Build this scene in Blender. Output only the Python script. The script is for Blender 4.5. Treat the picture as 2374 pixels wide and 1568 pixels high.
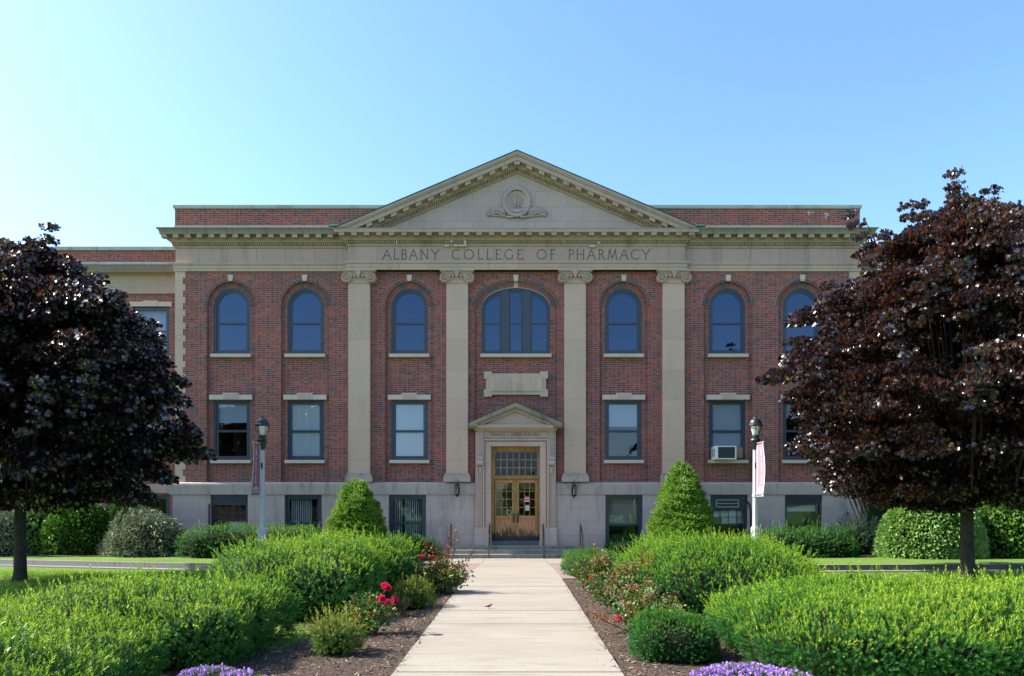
import bpy, bmesh, math, random
import numpy as np
from math import sin, cos, pi, radians, sqrt, atan2
from mathutils import Vector, Matrix

for o in list(bpy.data.objects): bpy.data.objects.remove(o)
S = bpy.context.scene
COL = S.collection
rng = np.random.default_rng(7)
random.seed(7)

# ------------------------------------------------------------ camera
F = 1750.0                       # focal length in units of a 2374 px wide picture
cam_d = bpy.data.cameras.new('camera')
cam = bpy.data.objects.new('camera', cam_d); COL.objects.link(cam)
cam.location = (0, 0, 1.65)
cam.rotation_euler = (radians(90), 0, 0)
cam_d.sensor_width = 36.0
cam_d.lens = 36.0*F/2374.0
cam_d.shift_x = -13/2374.0
cam_d.shift_y = 396/2374.0
cam_d.clip_start = 0.1; cam_d.clip_end = 3000
S.camera = cam

# ------------------------------------------------------------ light
SUN_EL, SUN_BEHIND = 42.0, 4.5
w = bpy.data.worlds.new("World"); S.world = w; w.use_nodes = True
nt = w.node_tree; nt.nodes.clear()
sky = nt.nodes.new('ShaderNodeTexSky'); sky.sky_type = 'NISHITA'; sky.sun_disc = False
sky.sun_elevation = radians(SUN_EL); sky.sun_rotation = radians(-(90-SUN_BEHIND))
sky.altitude = 0; sky.air_density = 1.0; sky.dust_density = 1.3; sky.ozone_density = 2.6
bg = nt.nodes.new('ShaderNodeBackground'); bg.inputs[1].default_value = 0.135
wo = nt.nodes.new('ShaderNodeOutputWorld')
hs = nt.nodes.new('ShaderNodeHueSaturation'); hs.inputs['Saturation'].default_value = 1.15; nt.links.new(sky.outputs[0], hs.inputs['Color']); nt.links.new(hs.outputs[0], bg.inputs[0]); nt.links.new(bg.outputs[0], wo.inputs[0])
sd = bpy.data.lights.new('sun', 'SUN'); sd.energy = 4.3; sd.angle = radians(0.5); sd.color = (1, .95, .86)
sun = bpy.data.objects.new('sun', sd); COL.objects.link(sun)
sdir = Vector((-cos(radians(SUN_EL))*cos(radians(SUN_BEHIND)), cos(radians(SUN_EL))*sin(radians(SUN_BEHIND)), sin(radians(SUN_EL))))
sun.rotation_euler = sdir.to_track_quat('Z', 'Y').to_euler(); sun.location = (-30, 5, 30)
S.view_settings.view_transform = 'Standard'; S.view_settings.look = 'None'
S.view_settings.gamma = 1; S.view_settings.exposure = 1.5

# ------------------------------------------------------------ helpers
def PX(px, d=26.5): return (px-1200.0)*d/F
def PZ(py, d=26.5): return 1.65+(1180.0-py)*d/F

class NT:
    """small helper for node materials"""
    def __init__(s, name):
        s.m = bpy.data.materials.new(name); s.m.use_nodes = True
        s.t = s.m.node_tree; s.t.nodes.clear()
        s.out = s.t.nodes.new('ShaderNodeOutputMaterial')
        g = s.t.nodes.new('ShaderNodeNewGeometry'); s.pos = g.outputs['Position']; s.geo = g
    def new(s, k, **kw):
        n = s.t.nodes.new(k)
        for a, b in kw.items(): setattr(n, a, b)
        return n
    def put(s, sock, v):
        if isinstance(v, bpy.types.NodeSocket): s.t.links.new(v, sock)
        elif v is not None:
            if isinstance(v, (tuple, list)) and len(v) == 3 and sock.type == 'RGBA': v = (*v, 1)
            sock.default_value = v
    def math(s, op, a, b=None, c=None):
        n = s.new('ShaderNodeMath', operation=op); s.put(n.inputs[0], a)
        if b is not None: s.put(n.inputs[1], b)
        if c is not None: s.put(n.inputs[2], c)
        return n.outputs[0]
    def xyz(s, v=None):
        n = s.new('ShaderNodeSeparateXYZ'); s.put(n.inputs[0], v or s.pos); return n.outputs
    def comb(s, x, y, z=0.0):
        n = s.new('ShaderNodeCombineXYZ'); s.put(n.inputs[0], x); s.put(n.inputs[1], y); s.put(n.inputs[2], z); return n.outputs[0]
    def noise(s, scale, detail=3, rough=.55, vec=None, stretch=None):
        v = vec or s.pos
        if stretch:
            mp = s.new('ShaderNodeMapping'); s.put(mp.inputs[0], v); mp.inputs[3].default_value = stretch; v = mp.outputs[0]
        n = s.new('ShaderNodeTexNoise'); s.put(n.inputs['Vector'], v)
        n.inputs['Scale'].default_value = scale; n.inputs['Detail'].default_value = detail; n.inputs['Roughness'].default_value = rough
        return n.outputs[0]
    def mix(s, f, a, b, mode='MIX'):
        n = s.new('ShaderNodeMix', data_type='RGBA', blend_type=mode); n.clamp_factor = True
        s.put(n.inputs[0], f); s.put(n.inputs[6], a); s.put(n.inputs[7], b); return n.outputs[2]
    def ramp(s, f, stops, const=False):
        n = s.new('ShaderNodeValToRGB'); r = n.color_ramp
        if const: r.interpolation = 'CONSTANT'
        while len(r.elements) > 1: r.elements.remove(r.elements[-1])
        r.elements[0].position = stops[0][0]; r.elements[0].color = (*stops[0][1], 1)
        for p, c in stops[1:]:
            e = r.elements.new(p); e.color = (*c, 1)
        s.put(n.inputs[0], f); return n.outputs[0]
    def step(s, v, a, b):   # smooth 0..1
        n = s.new('ShaderNodeMapRange'); n.interpolation_type = 'SMOOTHSTEP'; s.put(n.inputs[0], v)
        n.inputs[1].default_value = a; n.inputs[2].default_value = b; return n.outputs[0]
    def bump(s, h, dist=.01, strength=.5):
        n = s.new('ShaderNodeBump'); n.inputs['Strength'].default_value = strength; n.inputs['Distance'].default_value = dist
        s.put(n.inputs['Height'], h); return n.outputs[0]
    def pbr(s, col, rough=.8, normal=None, metal=0, spec=None):
        p = s.new('ShaderNodeBsdfPrincipled'); s.put(p.inputs['Base Color'], col); s.put(p.inputs['Roughness'], rough)
        p.inputs['Metallic'].default_value = metal
        if spec is not None: p.inputs['Specular IOR Level'].default_value = spec
        if normal is not None: s.put(p.inputs['Normal'], normal)
        s.t.links.new(p.outputs[0], s.out.inputs[0]); return s.m

def mul(c, k): return tuple(x*k for x in c)

def m_plain(name, col, rough=.6, var=.12, scale=6, metal=0, spec=None, bump=0):
    if spec is None and rough >= .9: spec = .05
    n = NT(name); f = n.noise(scale)
    c = n.mix(f, mul(col, 1-var), mul(col, 1+var))
    nb = n.bump(n.noise(scale*8), bump) if bump else None
    return n.pbr(c, rough, nb, metal, spec)

def m_brick(name):
    n = NT(name); x, y, z = n.xyz()
    L, h, k = .315, .0677, .66
    u = n.math('ADD', x, y); v = n.math('DIVIDE', z, h)
    row = n.math('FLOOR', v); fv = n.math('FRACT', v)
    sh = n.math('MULTIPLY', n.math('MODULO', row, 2.0), .5)
    uu = n.math('ADD', n.math('DIVIDE', u, L), n.math('ADD', sh, 400.0))
    cell = n.math('FLOOR', uu); fu = n.math('FRACT', uu)
    isH = n.math('GREATER_THAN', fu, k)
    du = n.math('MINIMUM', n.math('MINIMUM', fu, n.math('SUBTRACT', 1.0, fu)), n.math('ABSOLUTE', n.math('SUBTRACT', fu, k)))
    du = n.math('MULTIPLY', du, L)
    dv = n.math('MULTIPLY', n.math('MINIMUM', fv, n.math('SUBTRACT', 1.0, fv)), h)
    d = n.math('MINIMUM', du, dv)
    wn = n.new('ShaderNodeTexWhiteNoise', noise_dimensions='3D')
    n.put(wn.inputs['Vector'], n.comb(cell, row, isH))
    r = n.math('MULTIPLY_ADD', isH, .26, n.math('MULTIPLY', wn.outputs[0], .74))
    clump = n.noise(1.6, 2)
    r = n.math('ADD', r, n.math('MULTIPLY', n.math('SUBTRACT', clump, .5), .25))
    c = n.ramp(r, [(0, (.30, .060, .038)), (.18, (.23, .049, .033)), (.34, (.34, .082, .045)), (.46, (.20, .044, .034)),
                   (.57, (.080, .057, .062)), (.64, (.27, .054, .040)), (.76, (.095, .078, .086)), (.86, (.045, .036, .042)), (.94, (.17, .095, .085))], True)
    fine = n.noise(60, 3); c = n.mix(.5, c, n.mix(fine, (.35,)*3, (.9,)*3), 'OVERLAY')
    drift = n.noise(.55, 4, .65, stretch=(1, 1, 1.6)); c = n.mix(.55, c, n.mix(n.step(drift, .3, .7), (.56, .54, .53), (1.10, 1.06, 1.0)), 'MULTIPLY')
    big = n.noise(.35, 4, .6)
    stk = n.noise(1.3, 4, .7, stretch=(4.5, 4.5, .35)); c = n.mix(n.math('MULTIPLY', n.step(stk, .52, .74), .4), c, (.075, .05, .045))
    mort = n.step(d, .0075, .004)
    mc = n.mix(n.noise(2.3, 3), (.26, .19, .165), (.38, .29, .26))
    col = n.mix(mort, c, mc)
    col = n.mix(n.math('MULTIPLY', n.step(big, .45, .8), .25), col, (.10, .075, .07))
    return n.pbr(col, .88, n.bump(n.math('MULTIPLY', mort, -1), .006, .6))

def m_stone(name, col, bw=1.02, bh=.5, z0=0, x0=0, joint=.5, off=.5, stain=(.12, .10, .07), stain_amt=.35, blue=0, rough=.85):
    n = NT(name); x, y, z = n.xyz()
    br = n.new('ShaderNodeTexBrick'); br.offset = off; br.offset_frequency = 2
    n.put(br.inputs['Vector'], n.comb(n.math('ADD', n.math('ADD', x, y), x0+200*bw), n.math('SUBTRACT', z, z0-200*bh)))
    br.inputs['Scale'].default_value = 1; br.inputs['Brick Width'].default_value = bw; br.inputs['Row Height'].default_value = bh
    br.inputs['Mortar Size'].default_value = .008; br.inputs['Mortar Smooth'].default_value = .2
    br.inputs['Color1'].default_value = (0, 0, 0, 1); br.inputs['Color2'].default_value = (1, 1, 1, 1); br.inputs['Mortar'].default_value = (.5, .5, .5, 1)
    tone = n.mix(br.outputs['Color'], mul(col, .90), mul(col, 1.10))
    c = n.mix(n.noise(1.3, 5, .6), mul(col, .82), mul(col, 1.15)); c = n.mix(.55, c, tone)
    c = n.mix(n.math('MULTIPLY', n.noise(45, 2), .3), c, mul(col, .55))
    st = n.noise(1.1, 6, .68, stretch=(1.6, 1.6, .35))
    c = n.mix(n.math('MULTIPLY', n.step(st, .50, .72), stain_amt), c, stain)
    lt = n.noise(2.4, 5, .7, stretch=(1.4, 1.4, .6))
    c = n.mix(n.math('MULTIPLY', n.step(lt, .62, .74), .28), c, mul(col, 1.4))
    dr = n.noise(1.0, 4, .7, stretch=(5, 5, .45)); c = n.mix(n.math('MULTIPLY', n.step(dr, .54, .74), stain_amt*.9), c, mul(col, .42))
    if joint: c = n.mix(n.math('MULTIPLY', br.outputs['Fac'], joint), c, mul(col, .35))
    return n.pbr(c, rough, n.bump(n.noise(38, 3), .004, .5))

def m_leaf(name, col, col2, rough=.45, trans=.3, tcol=None, spec=.22):
    """foliage: colour varies leaf by leaf through the 'tint' attribute"""
    n = NT(name)
    a = n.new('ShaderNodeAttribute', attribute_name='tint')
    c = n.mix(a.outputs['Fac'], col, col2)
    p = n.new('ShaderNodeBsdfPrincipled'); n.put(p.inputs['Base Color'], c); p.inputs['Roughness'].default_value = rough
    p.inputs['Specular IOR Level'].default_value = spec
    t = n.new('ShaderNodeBsdfTranslucent')
    if tcol: n.put(t.inputs[0], tcol)
    else: n.put(t.inputs[0], n.mix(.5, c, (1, 1, .3), 'MULTIPLY'))
    mx = n.new('ShaderNodeMixShader'); mx.inputs[0].default_value = trans
    n.t.links.new(p.outputs[0], mx.inputs[1]); n.t.links.new(t.outputs[0], mx.inputs[2]); n.t.links.new(mx.outputs[0], n.out.inputs[0])
    return n.m

def m_glass(name, tint=(.75, .8, .82), k=2.6, base=.03, gcol=(.95, .97, 1)):
    n = NT(name)
    tr = n.new('ShaderNodeBsdfTransparent'); n.put(tr.inputs[0], tint)
    gl = n.new('ShaderNodeBsdfGlossy'); gl.inputs['Roughness'].default_value = .012; n.put(gl.inputs[0], gcol)
    bn = n.bump(n.noise(.7, 1), .002, .15); n.put(gl.inputs['Normal'], bn)
    fr = n.new('ShaderNodeFresnel'); fr.inputs[0].default_value = 1.5
    front = n.math('SUBTRACT', 1.0, n.geo.outputs['Backfacing'])
    f = n.math('MULTIPLY', n.math('MINIMUM', n.math('MULTIPLY_ADD', fr.outputs[0], k, base), 1.0), front)
    n.put(tr.inputs[0], n.mix(front, (1, 1, 1), tint))
    mx = n.new('ShaderNodeMixShader'); n.put(mx.inputs[0], f)
    n.t.links.new(tr.outputs[0], mx.inputs[1]); n.t.links.new(gl.outputs[0], mx.inputs[2]); n.t.links.new(mx.outputs[0], n.out.inputs[0])
    return n.m

# -------- objects
def setp(o, label=None, cat=None, group=None, kind=None):
    if label: o['label'] = label
    if cat: o['category'] = cat
    if group: o['group'] = group
    if kind: o['kind'] = kind
    return o
def thing(name, label, cat, loc=(0, 0, 0), group=None, rotz=0):
    o = bpy.data.objects.new(name, None); COL.objects.link(o); o.empty_display_size = .3
    o.location = loc; o.rotation_euler = (0, 0, rotz)
    return setp(o, label, cat, group)
def link_mesh(name, me, mats, parent=None, loc=None, smooth=False):
    o = bpy.data.objects.new(name, me); COL.objects.link(o)
    for m in (mats if isinstance(mats, (list, tuple)) else [mats]): me.materials.append(m)
    if parent is not None: o.parent = parent
    if loc is not None: o.location = loc
    if smooth: me.shade_smooth()
    return o

class MB:
    def __init__(s): s.v = []; s.f = []; s.mi = []; s.cur = 0
    def add(s, vs, fs):
        b = len(s.v); s.v += [tuple(p) for p in vs]
        for f in fs: s.f.append([b+i for i in f]); s.mi.append(s.cur)
    def box(s, x0, x1, y0, y1, z0, z1):
        if x0 > x1: x0, x1 = x1, x0
        if y0 > y1: y0, y1 = y1, y0
        if z0 > z1: z0, z1 = z1, z0
        s.add([(x0, y0, z0), (x1, y0, z0), (x1, y1, z0), (x0, y1, z0), (x0, y0, z1), (x1, y0, z1), (x1, y1, z1), (x0, y1, z1)],
              [(0, 3, 2, 1), (4, 5, 6, 7), (0, 1, 5, 4), (1, 2, 6, 5), (2, 3, 7, 6), (3, 0, 4, 7)])
    def hexa(s, p):  # 8 points: bottom 4 ccw, top 4 ccw
        s.add(p, [(0, 3, 2, 1), (4, 5, 6, 7), (0, 1, 5, 4), (1, 2, 6, 5), (2, 3, 7, 6), (3, 0, 4, 7)])
    def prism(s, poly, y0, y1):   # poly in xz counter-clockwise seen from -y
        n = len(poly)
        s.add([(x, y0, z) for x, z in poly]+[(x, y1, z) for x, z in poly],
              [tuple(range(n)), tuple(range(2*n-1, n-1, -1))]+[(i, i+n, (i+1) % n+n, (i+1) % n) for i in range(n)])
    def slab(s, poly, z0, z1):    # poly in xy ccw from above
        n = len(poly)
        s.add([(x, y, z1) for x, y in poly]+[(x, y, z0) for x, y in poly],
              [tuple(range(n)), tuple(range(2*n-1, n-1, -1))]+[(i, i+n, (i+1) % n+n, (i+1) % n) for i in range(n)])
    def lathe(s, prof, c=(0, 0, 0), seg=16, axis='z', flat=False):
        vs = []
        for r, h in prof:
            for k in range(seg):
                a = 2*pi*(k+(.5 if flat else 0))/seg
                p = (r*cos(a), r*sin(a), h)
                if axis == 'y': p = (p[0], p[2], -p[1])
                if axis == 'x': p = (p[2], p[0], p[1])
                vs.append((c[0]+p[0], c[1]+p[1], c[2]+p[2]))
        fs = []
        for i in range(len(prof)-1):
            for k in range(seg):
                k2 = (k+1) % seg; fs.append((i*seg+k, i*seg+k2, (i+1)*seg+k2, (i+1)*seg+k))
        fs.append(tuple(range(seg-1, -1, -1))); e = (len(prof)-1)*seg; fs.append(tuple(range(e, e+seg)))
        s.add(vs, fs)
    def tube(s, pts, r, seg=8):
        pts = [Vector(p) for p in pts]; n = len(pts)
        rs = r if isinstance(r, (list, tuple)) else [r]*n
        vs = []; ref = None
        for i, p in enumerate(pts):
            d = (pts[min(i+1, n-1)]-pts[max(i-1, 0)]).normalized()
            if ref is None: ref = Vector((0, 0, 1)) if abs(d.z) < .9 else Vector((1, 0, 0))
            a = d.cross(ref).normalized(); b = d.cross(a).normalized(); ref = -b if False else a.cross(d)
            for k in range(seg):
                t = 2*pi*k/seg; vs.append(p+a*cos(t)*rs[i]-b*sin(t)*rs[i])
        fs = [(i*seg+k, i*seg+(k+1) % seg, (i+1)*seg+(k+1) % seg, (i+1)*seg+k) for i in range(n-1) for k in range(seg)]
        fs += [tuple(range(seg-1, -1, -1)), tuple(range((n-1)*seg, n*seg))]
        s.add(vs, fs)
    def ball(s, c, r, seg=10, rings=6):
        rx, ry, rz = r if isinstance(r, (tuple, list)) else (r, r, r)
        vs = [(c[0], c[1], c[2]-rz)]
        for i in range(1, rings):
            t = -pi/2+pi*i/rings
            for k in range(seg):
                a = 2*pi*k/seg; vs.append((c[0]+rx*cos(t)*cos(a), c[1]+ry*cos(t)*sin(a), c[2]+rz*sin(t)))
        vs.append((c[0], c[1], c[2]+rz)); fs = []
        for k in range(seg): fs.append((0, 1+(k+1) % seg, 1+k))
        for i in range(rings-2):
            for k in range(seg): fs.append((1+i*seg+k, 1+i*seg+(k+1) % seg, 1+(i+1)*seg+(k+1) % seg, 1+(i+1)*seg+k))
        e = len(vs)-1
        for k in range(seg): fs.append((e, 1+(rings-2)*seg+k, 1+(rings-2)*seg+(k+1) % seg))
        s.add(vs, fs)
    def sweep(s, path, prof):
        """path: xy points; prof: (outward offset, z). outward = right-hand side of travel (dy,-dx)"""
        n = len(path); rows = []
        for i, (x, y) in enumerate(path):
            ds = []
            if i > 0: ds.append(Vector((x-path[i-1][0], y-path[i-1][1])).normalized())
            if i < n-1: ds.append(Vector((path[i+1][0]-x, path[i+1][1]-y)).normalized())
            ns = [Vector((d.y, -d.x)) for d in ds]
            m = ns[0] if len(ns) == 1 else (ns[0]+ns[1])/(1+ns[0].dot(ns[1]))
            rows.append([(x+m.x*p, y+m.y*p, z) for p, z in prof])
        k = len(prof); vs = [p for r in rows for p in r]; fs = []
        for i in range(n-1):
            for j in range(k-1): fs.append((i*k+j, i*k+j+1, (i+1)*k+j+1, (i+1)*k+j))
        fs += [tuple(range(k)), tuple(range((n-1)*k+k-1, (n-1)*k-1, -1))]
        s.add(vs, fs)
    def build(s, name, mats, parent=None, loc=None, smooth=False, fix=True):
        me = bpy.data.meshes.new(name); me.from_pydata(s.v, [], s.f)
        me.polygons.foreach_set('material_index', s.mi)
        if fix:
            bm = bmesh.new(); bm.from_mesh(me); bmesh.ops.recalc_face_normals(bm, faces=bm.faces); bm.to_mesh(me); bm.free()
        me.update()
        return link_mesh(name, me, mats, parent, loc, smooth)

def plate(name, outer, holes, y0, y1, mat, parent=None):
    """flat plate in the xz plane with holes, from y0 (front) to y1"""
    cu = bpy.data.curves.new('c', 'CURVE'); cu.dimensions = '2D'; cu.fill_mode = 'BOTH'
    cu.extrude = abs(y1-y0)/2
    for poly in [outer]+list(holes):
        sp = cu.splines.new('POLY'); sp.points.add(len(poly)-1); sp.use_cyclic_u = True
        for i, (x, z) in enumerate(poly): sp.points[i].co = (x, z, 0, 1)
    ob = bpy.data.objects.new('c', cu); me = bpy.data.meshes.new_from_object(ob)
    bpy.data.objects.remove(ob); bpy.data.curves.remove(cu)
    yc = (y0+y1)/2
    me.transform(Matrix(((1, 0, 0, 0), (0, 0, -1, yc), (0, 1, 0, 0), (0, 0, 0, 1))))
    me.name = name
    return link_mesh(name, me, mat, parent)

def rect(x0, x1, z0, z1): return [(x0, z0), (x1, z0), (x1, z1), (x0, z1)]
def archpoly(cx, a, z0, zs, b=None, n=28):
    b = a if b is None else b
    return [(cx-a, z0), (cx+a, z0)]+[(cx+a*cos(pi*i/n), zs+b*sin(pi*i/n)) for i in range(n+1)]

# -------- scatter of leaf templates into one mesh
def basis(d, n_hint=None):
    d = d/np.maximum(np.linalg.norm(d, axis=1, keepdims=True), 1e-9)
    h = rng.normal(size=d.shape) if n_hint is None else n_hint
    x = np.cross(h, d); x /= np.maximum(np.linalg.norm(x, axis=1, keepdims=True), 1e-9)
    y = np.cross(d, x)
    return np.stack([x, y, d], axis=2)          # columns: local x, y, z(=dir)
def scatter(name, parts, mats, parent=None, smooth=False):
    """parts: list of (template_verts Kx3, faces list(all same len), matidx per face, pos Nx3, R Nx3x3, scale N, tint N)"""
    V = []; LT = []; LI = []; MI = []; TI = []; base = 0
    for tv, tf, tm, pos, R, sc, tint in parts:
        tv = np.asarray(tv, float); N = len(pos); K = len(tv)
        if N == 0: continue
        v = np.einsum('nij,kj->nki', R, tv)*np.asarray(sc).reshape(N, -1, 1)+pos[:, None, :]
        V.append(v.reshape(-1, 3))
        fl = np.concatenate([np.array(f) for f in tf]); lens = np.array([len(f) for f in tf])
        LI.append((np.arange(N)[:, None]*K+fl[None, :]+base).ravel())
        LT.append(np.tile(lens, N)); MI.append(np.tile(np.array(tm), N))
        TI.append(np.repeat(tint, len(tf))); base += N*K
    V = np.concatenate(V); LI = np.concatenate(LI); LT = np.concatenate(LT); MI = np.concatenate(MI); TI = np.concatenate(TI)
    me = bpy.data.meshes.new(name)
    me.vertices.add(len(V)); me.vertices.foreach_set('co', V.ravel().astype(np.float32))
    me.loops.add(len(LI)); me.loops.foreach_set('vertex_index', LI.astype(np.int32))
    me.polygons.add(len(LT)); ls = np.concatenate([[0], np.cumsum(LT)[:-1]])
    me.polygons.foreach_set('loop_start', ls.astype(np.int32))
    me.polygons.foreach_set('material_index', MI.astype(np.int32))
    at = me.attributes.new('tint', 'FLOAT', 'FACE'); at.data.foreach_set('value', TI.astype(np.float32))
    me.update(calc_edges=True); me.validate()
    return link_mesh(name, me, mats, parent, smooth=smooth)

# ------------------------------------------------------------ materials
M = {}
M['brick'] = m_brick('brick')
STONE = (.575, .392, .288)
M['stone'] = m_stone('limestone', STONE, 1.7, 1.05, joint=.35, off=0, stain_amt=.12, z0=.2)
M['frieze'] = m_stone('frieze_limestone', (.475, .322, .262), 1.02, 3.0, z0=9.0, joint=.75, off=0, stain_amt=.25)
M['archi'] = m_stone('architrave_limestone', (.515, .36, .283), 1.03, 3.0, z0=9.0, x0=.5, joint=.55, off=0, stain_amt=.2)
M['tymp'] = m_stone('tympanum_limestone', (.47, .35, .315), 1.1, .52, z0=11.15, joint=.4, stain_amt=.1)
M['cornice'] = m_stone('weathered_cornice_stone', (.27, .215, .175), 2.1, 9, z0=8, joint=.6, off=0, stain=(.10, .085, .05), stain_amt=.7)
M['bed'] = m_stone('ochre_stained_stone', (.44, .315, .245), 2.1, 9, z0=8, joint=.2, off=0, stain=(.16, .12, .06), stain_amt=.55)
M['rake'] = m_stone('rake_limestone', (.44, .318, .262), 1.7, 9, z0=8, joint=.6, off=0, stain=(.13, .11, .07), stain_amt=.35)
M['base'] = m_stone('basement_limestone', (.51, .40, .345), 1.25, .475, z0=2.15, joint=.45, stain=(.13, .14, .15), stain_amt=.45)
M['band'] = m_stone('water_table_limestone', (.45, .36, .30), 2.9, 9, z0=1.4, joint=.4, off=0, stain=(.13, .14, .15), stain_amt=.6)
M['portal'] = m_stone('portal_limestone', (.525, .375, .29), 1.9, 1.45, z0=.9, joint=.3, off=0, stain_amt=.2)
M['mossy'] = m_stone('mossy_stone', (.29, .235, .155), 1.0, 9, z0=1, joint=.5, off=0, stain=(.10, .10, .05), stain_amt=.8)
M['coping'] = m_stone('pale_coping_stone', (.42, .43, .38), 1.03, 9, z0=6, joint=.6, off=0, stain=(.16, .18, .15), stain_amt=.5)
M['sill'] = m_stone('sill_limestone', (.60, .48, .385), 9, 9, joint=0, stain_amt=.15)
M['steps'] = m_stone('step_stone', (.30, .28, .235), 2.4, 9, z0=-4, joint=.5, off=0, stain=(.09, .09, .06), stain_amt=.8)
M['incised'] = m_plain('incised_dark_stone', (.14, .115, .095), .9)  # dark colour carries both the shade and the dirt of cut letters
M['voussoir_red'] = m_plain('red_brick_header', (.25, .06, .045), .9, .3, 14)
M['voussoir_dark'] = m_plain('blue_grey_brick_header', (.07, .065, .085), .9, .3, 14)
M['mortar'] = m_plain('mortar', (.42, .37, .34), .95, .2, 9)
M['frame'] = m_plain('blue_grey_window_paint', (.034, .045, .066), .42, .15, 3)
M['glass'] = m_glass('window_glass', (.8, .84, .88), 1.7, .02, (.7, .82, 1))
M['tinted'] = m_glass('tinted_blue_window_glass', (.22, .24, .26), 2.8, .04, (.38, .52, .76))
M['transom'] = m_glass('transom_glass', (.12, .15, .20), 1.0, .015, (.35, .48, .75))
M['doorglass'] = m_glass('door_glass', (.6, .62, .6), 1.4, .01)
M['blind'] = m_plain('blind_fabric', (.75, .76, .76), .8, .05, 4)
M['shade'] = m_plain('grey_window_shade', (.34, .36, .40), .85, .08, 2)
M['room'] = m_plain('room_plaster', (.42, .40, .36), .95, .1, 1)
M['copper'] = m_plain('copper_patina', (.10, .27, .22), .75, .35, 5)
M['copperdark'] = m_plain('dark_copper_edge', (.018, .07, .055), .7, .35, 5)
M['black'] = m_plain('black_iron_paint', (.012, .014, .014), .35, .2, 8)
M['rail'] = m_plain('bronze_handrail', (.10, .075, .05), .38, .3, 9, metal=.6)
M['white'] = m_plain('white_plastic', (.72, .73, .70), .5, .06, 5)
M['roof'] = m_plain('roof_felt', (.10, .10, .10), .95, .2, 1)
M['void'] = m_plain('dark_interior', (.03, .03, .03), .95)
# ============================================================ THE COLLEGE BUILDING
W = 26.5                                   # wall plane of the main block
CX = PX(1198.5)
bld = thing('college_building', 'long red brick and limestone college building with pediment, pilasters and arched windows', 'building', (CX, W, 0))
def B(mb, name, mat, par=None, smooth=False): return mb.build(name, mat, bld if par is None else par, smooth=smooth)
def fixpar(o):                              # keep world placement under the empty
    return o
# everything of the building is modelled in world coordinates; the empty only carries it
bld.location = (0, 0, 0)

XL, XR = PX(407), PX(1992)
ZB1, ZB0 = PZ(1118.5), PZ(1147)             # water table
ZA0, ZA1, ZF1 = PZ(630), PZ(611.5), PZ(575.8)
REC = W+.11                                 # recessed panels
dx = [-491.5, -248.5, 248.5, 489.5, 660.5]  # window axes from centre (px)
WIN = [PX(1198.5+d) for d in (-663.5, -491.5, -249.5, 247.5, 489.5, 661.5)]
XC = PX(1196)
# --- main wall with arched recesses
RR = 55.7/66.04; ZS = PZ(709); RW = 42.6/66.04
recs = [archpoly(x, RR, ZB1-.1, ZS) for x in WIN]
ca, cb, czs = 95.5/66.04, 58/66.04, PZ(709.5)
recs.append(archpoly(XC, ca, ZB1-.1, czs, cb, 40))
def notch(x, r, zs, b=None):
    return [(x+r, ZB1)]+[(x+r*cos(pi*i/28), zs+(b or r)*sin(pi*i/28)) for i in range(29)]+[(x-r, ZB1)]
outer = [(XR, ZB1), (XR, ZA0), (XL, ZA0), (XL, ZB1)]
bays = sorted([(x, RR, ZS, None) for x in WIN]+[(XC, ca, czs, cb)])
for x, r, zs, b in bays:
    n = notch(x, r, zs, b); outer += list(reversed(n))
plate('wall', outer, [], W, W+.12, M['brick'], bld)
# --- recessed wall with window holes
g = 0.004
holes = []
LZ0, LZ1 = PZ(1066.8), PZ(927); UZ0 = PZ(820.8)
for x in WIN:
    holes.append(archpoly(x, RW, UZ0, ZS)); holes.append(rect(x-RW, x+RW, LZ0, LZ1))
ta, tb, tzs = 79.7/66.04, 46/66.04, PZ(712)
holes.append(archpoly(XC, ta, UZ0, tzs, tb, 40))
DX0, DX1, DZ1 = PX(1130), PX(1262), PZ(1030)
holes.append(rect(DX0, DX1, .3, DZ1))
bx = [PX(534.3), PX(705), PX(945.5), PX(1445.5), PX(1688), PX(1860)]
bz0 = [PZ(1262), PZ(1262), PZ(1260), PZ(1282), PZ(1262), PZ(1262)]
BW = 43/66.04; BZT = PZ(1147.5)
plate('inner_wall', [(XL+.02, ZB1-.25), (DX0, ZB1-.25), (DX0, DZ1), (DX1, DZ1), (DX1, ZB1-.25), (XR-.02, ZB1-.25), (XR-.02, ZA0), (XL+.02, ZA0)], [h for h in holes if h[0][1] > ZB1], REC, REC+.3, M['brick'], bld)
# --- basement wall, water table
BX0, BX1 = PX(400.7, 26.4), PX(1995, 26.4)
plate('basement_wall', [(BX0, -.1), (BX1, -.1), (BX1, ZB0), (DX1, ZB0), (DX1, .3), (DX0, .3), (DX0, ZB0), (BX0, ZB0)], [rect(x-BW, x+BW, z, ZB0-.012) for x, z in zip(bx, bz0)], 26.38, 26.68, M['base'], bld)
prof = [(0.0, ZB0), (.16, ZB0), (.16, ZB1-.10), (.15, ZB1-.045), (.12, ZB1-.02), (.0, ZB1+.012)]
mb = MB()
mb.sweep([(XL, W+1.6), (XL, W), (PX(1102), W)], prof)
mb.sweep([(PX(1289), W), (XR, W), (XR, W+1.6)], prof)
B(mb, 'water_table', M['band'])
mb = MB()                                   # return walls and back
mb.box(XL, XL+.15, W+.121, 38, ZB1-.3, ZF1); mb.box(XR-.15, XR, W+.121, 38, ZB1-.3, ZF1)
mb.box(XL, XR, 38, 38.3, -.1, ZF1)
B(mb, 'side_wall', M['brick'])
for a, b in ((BX0, BX0+.1), (BX1-.1, BX1)): mb = MB(); mb.box(a, b, 26.7, 28.6, -.1, ZB0-.01); B(mb, 'basement_return', M['base'])
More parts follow.
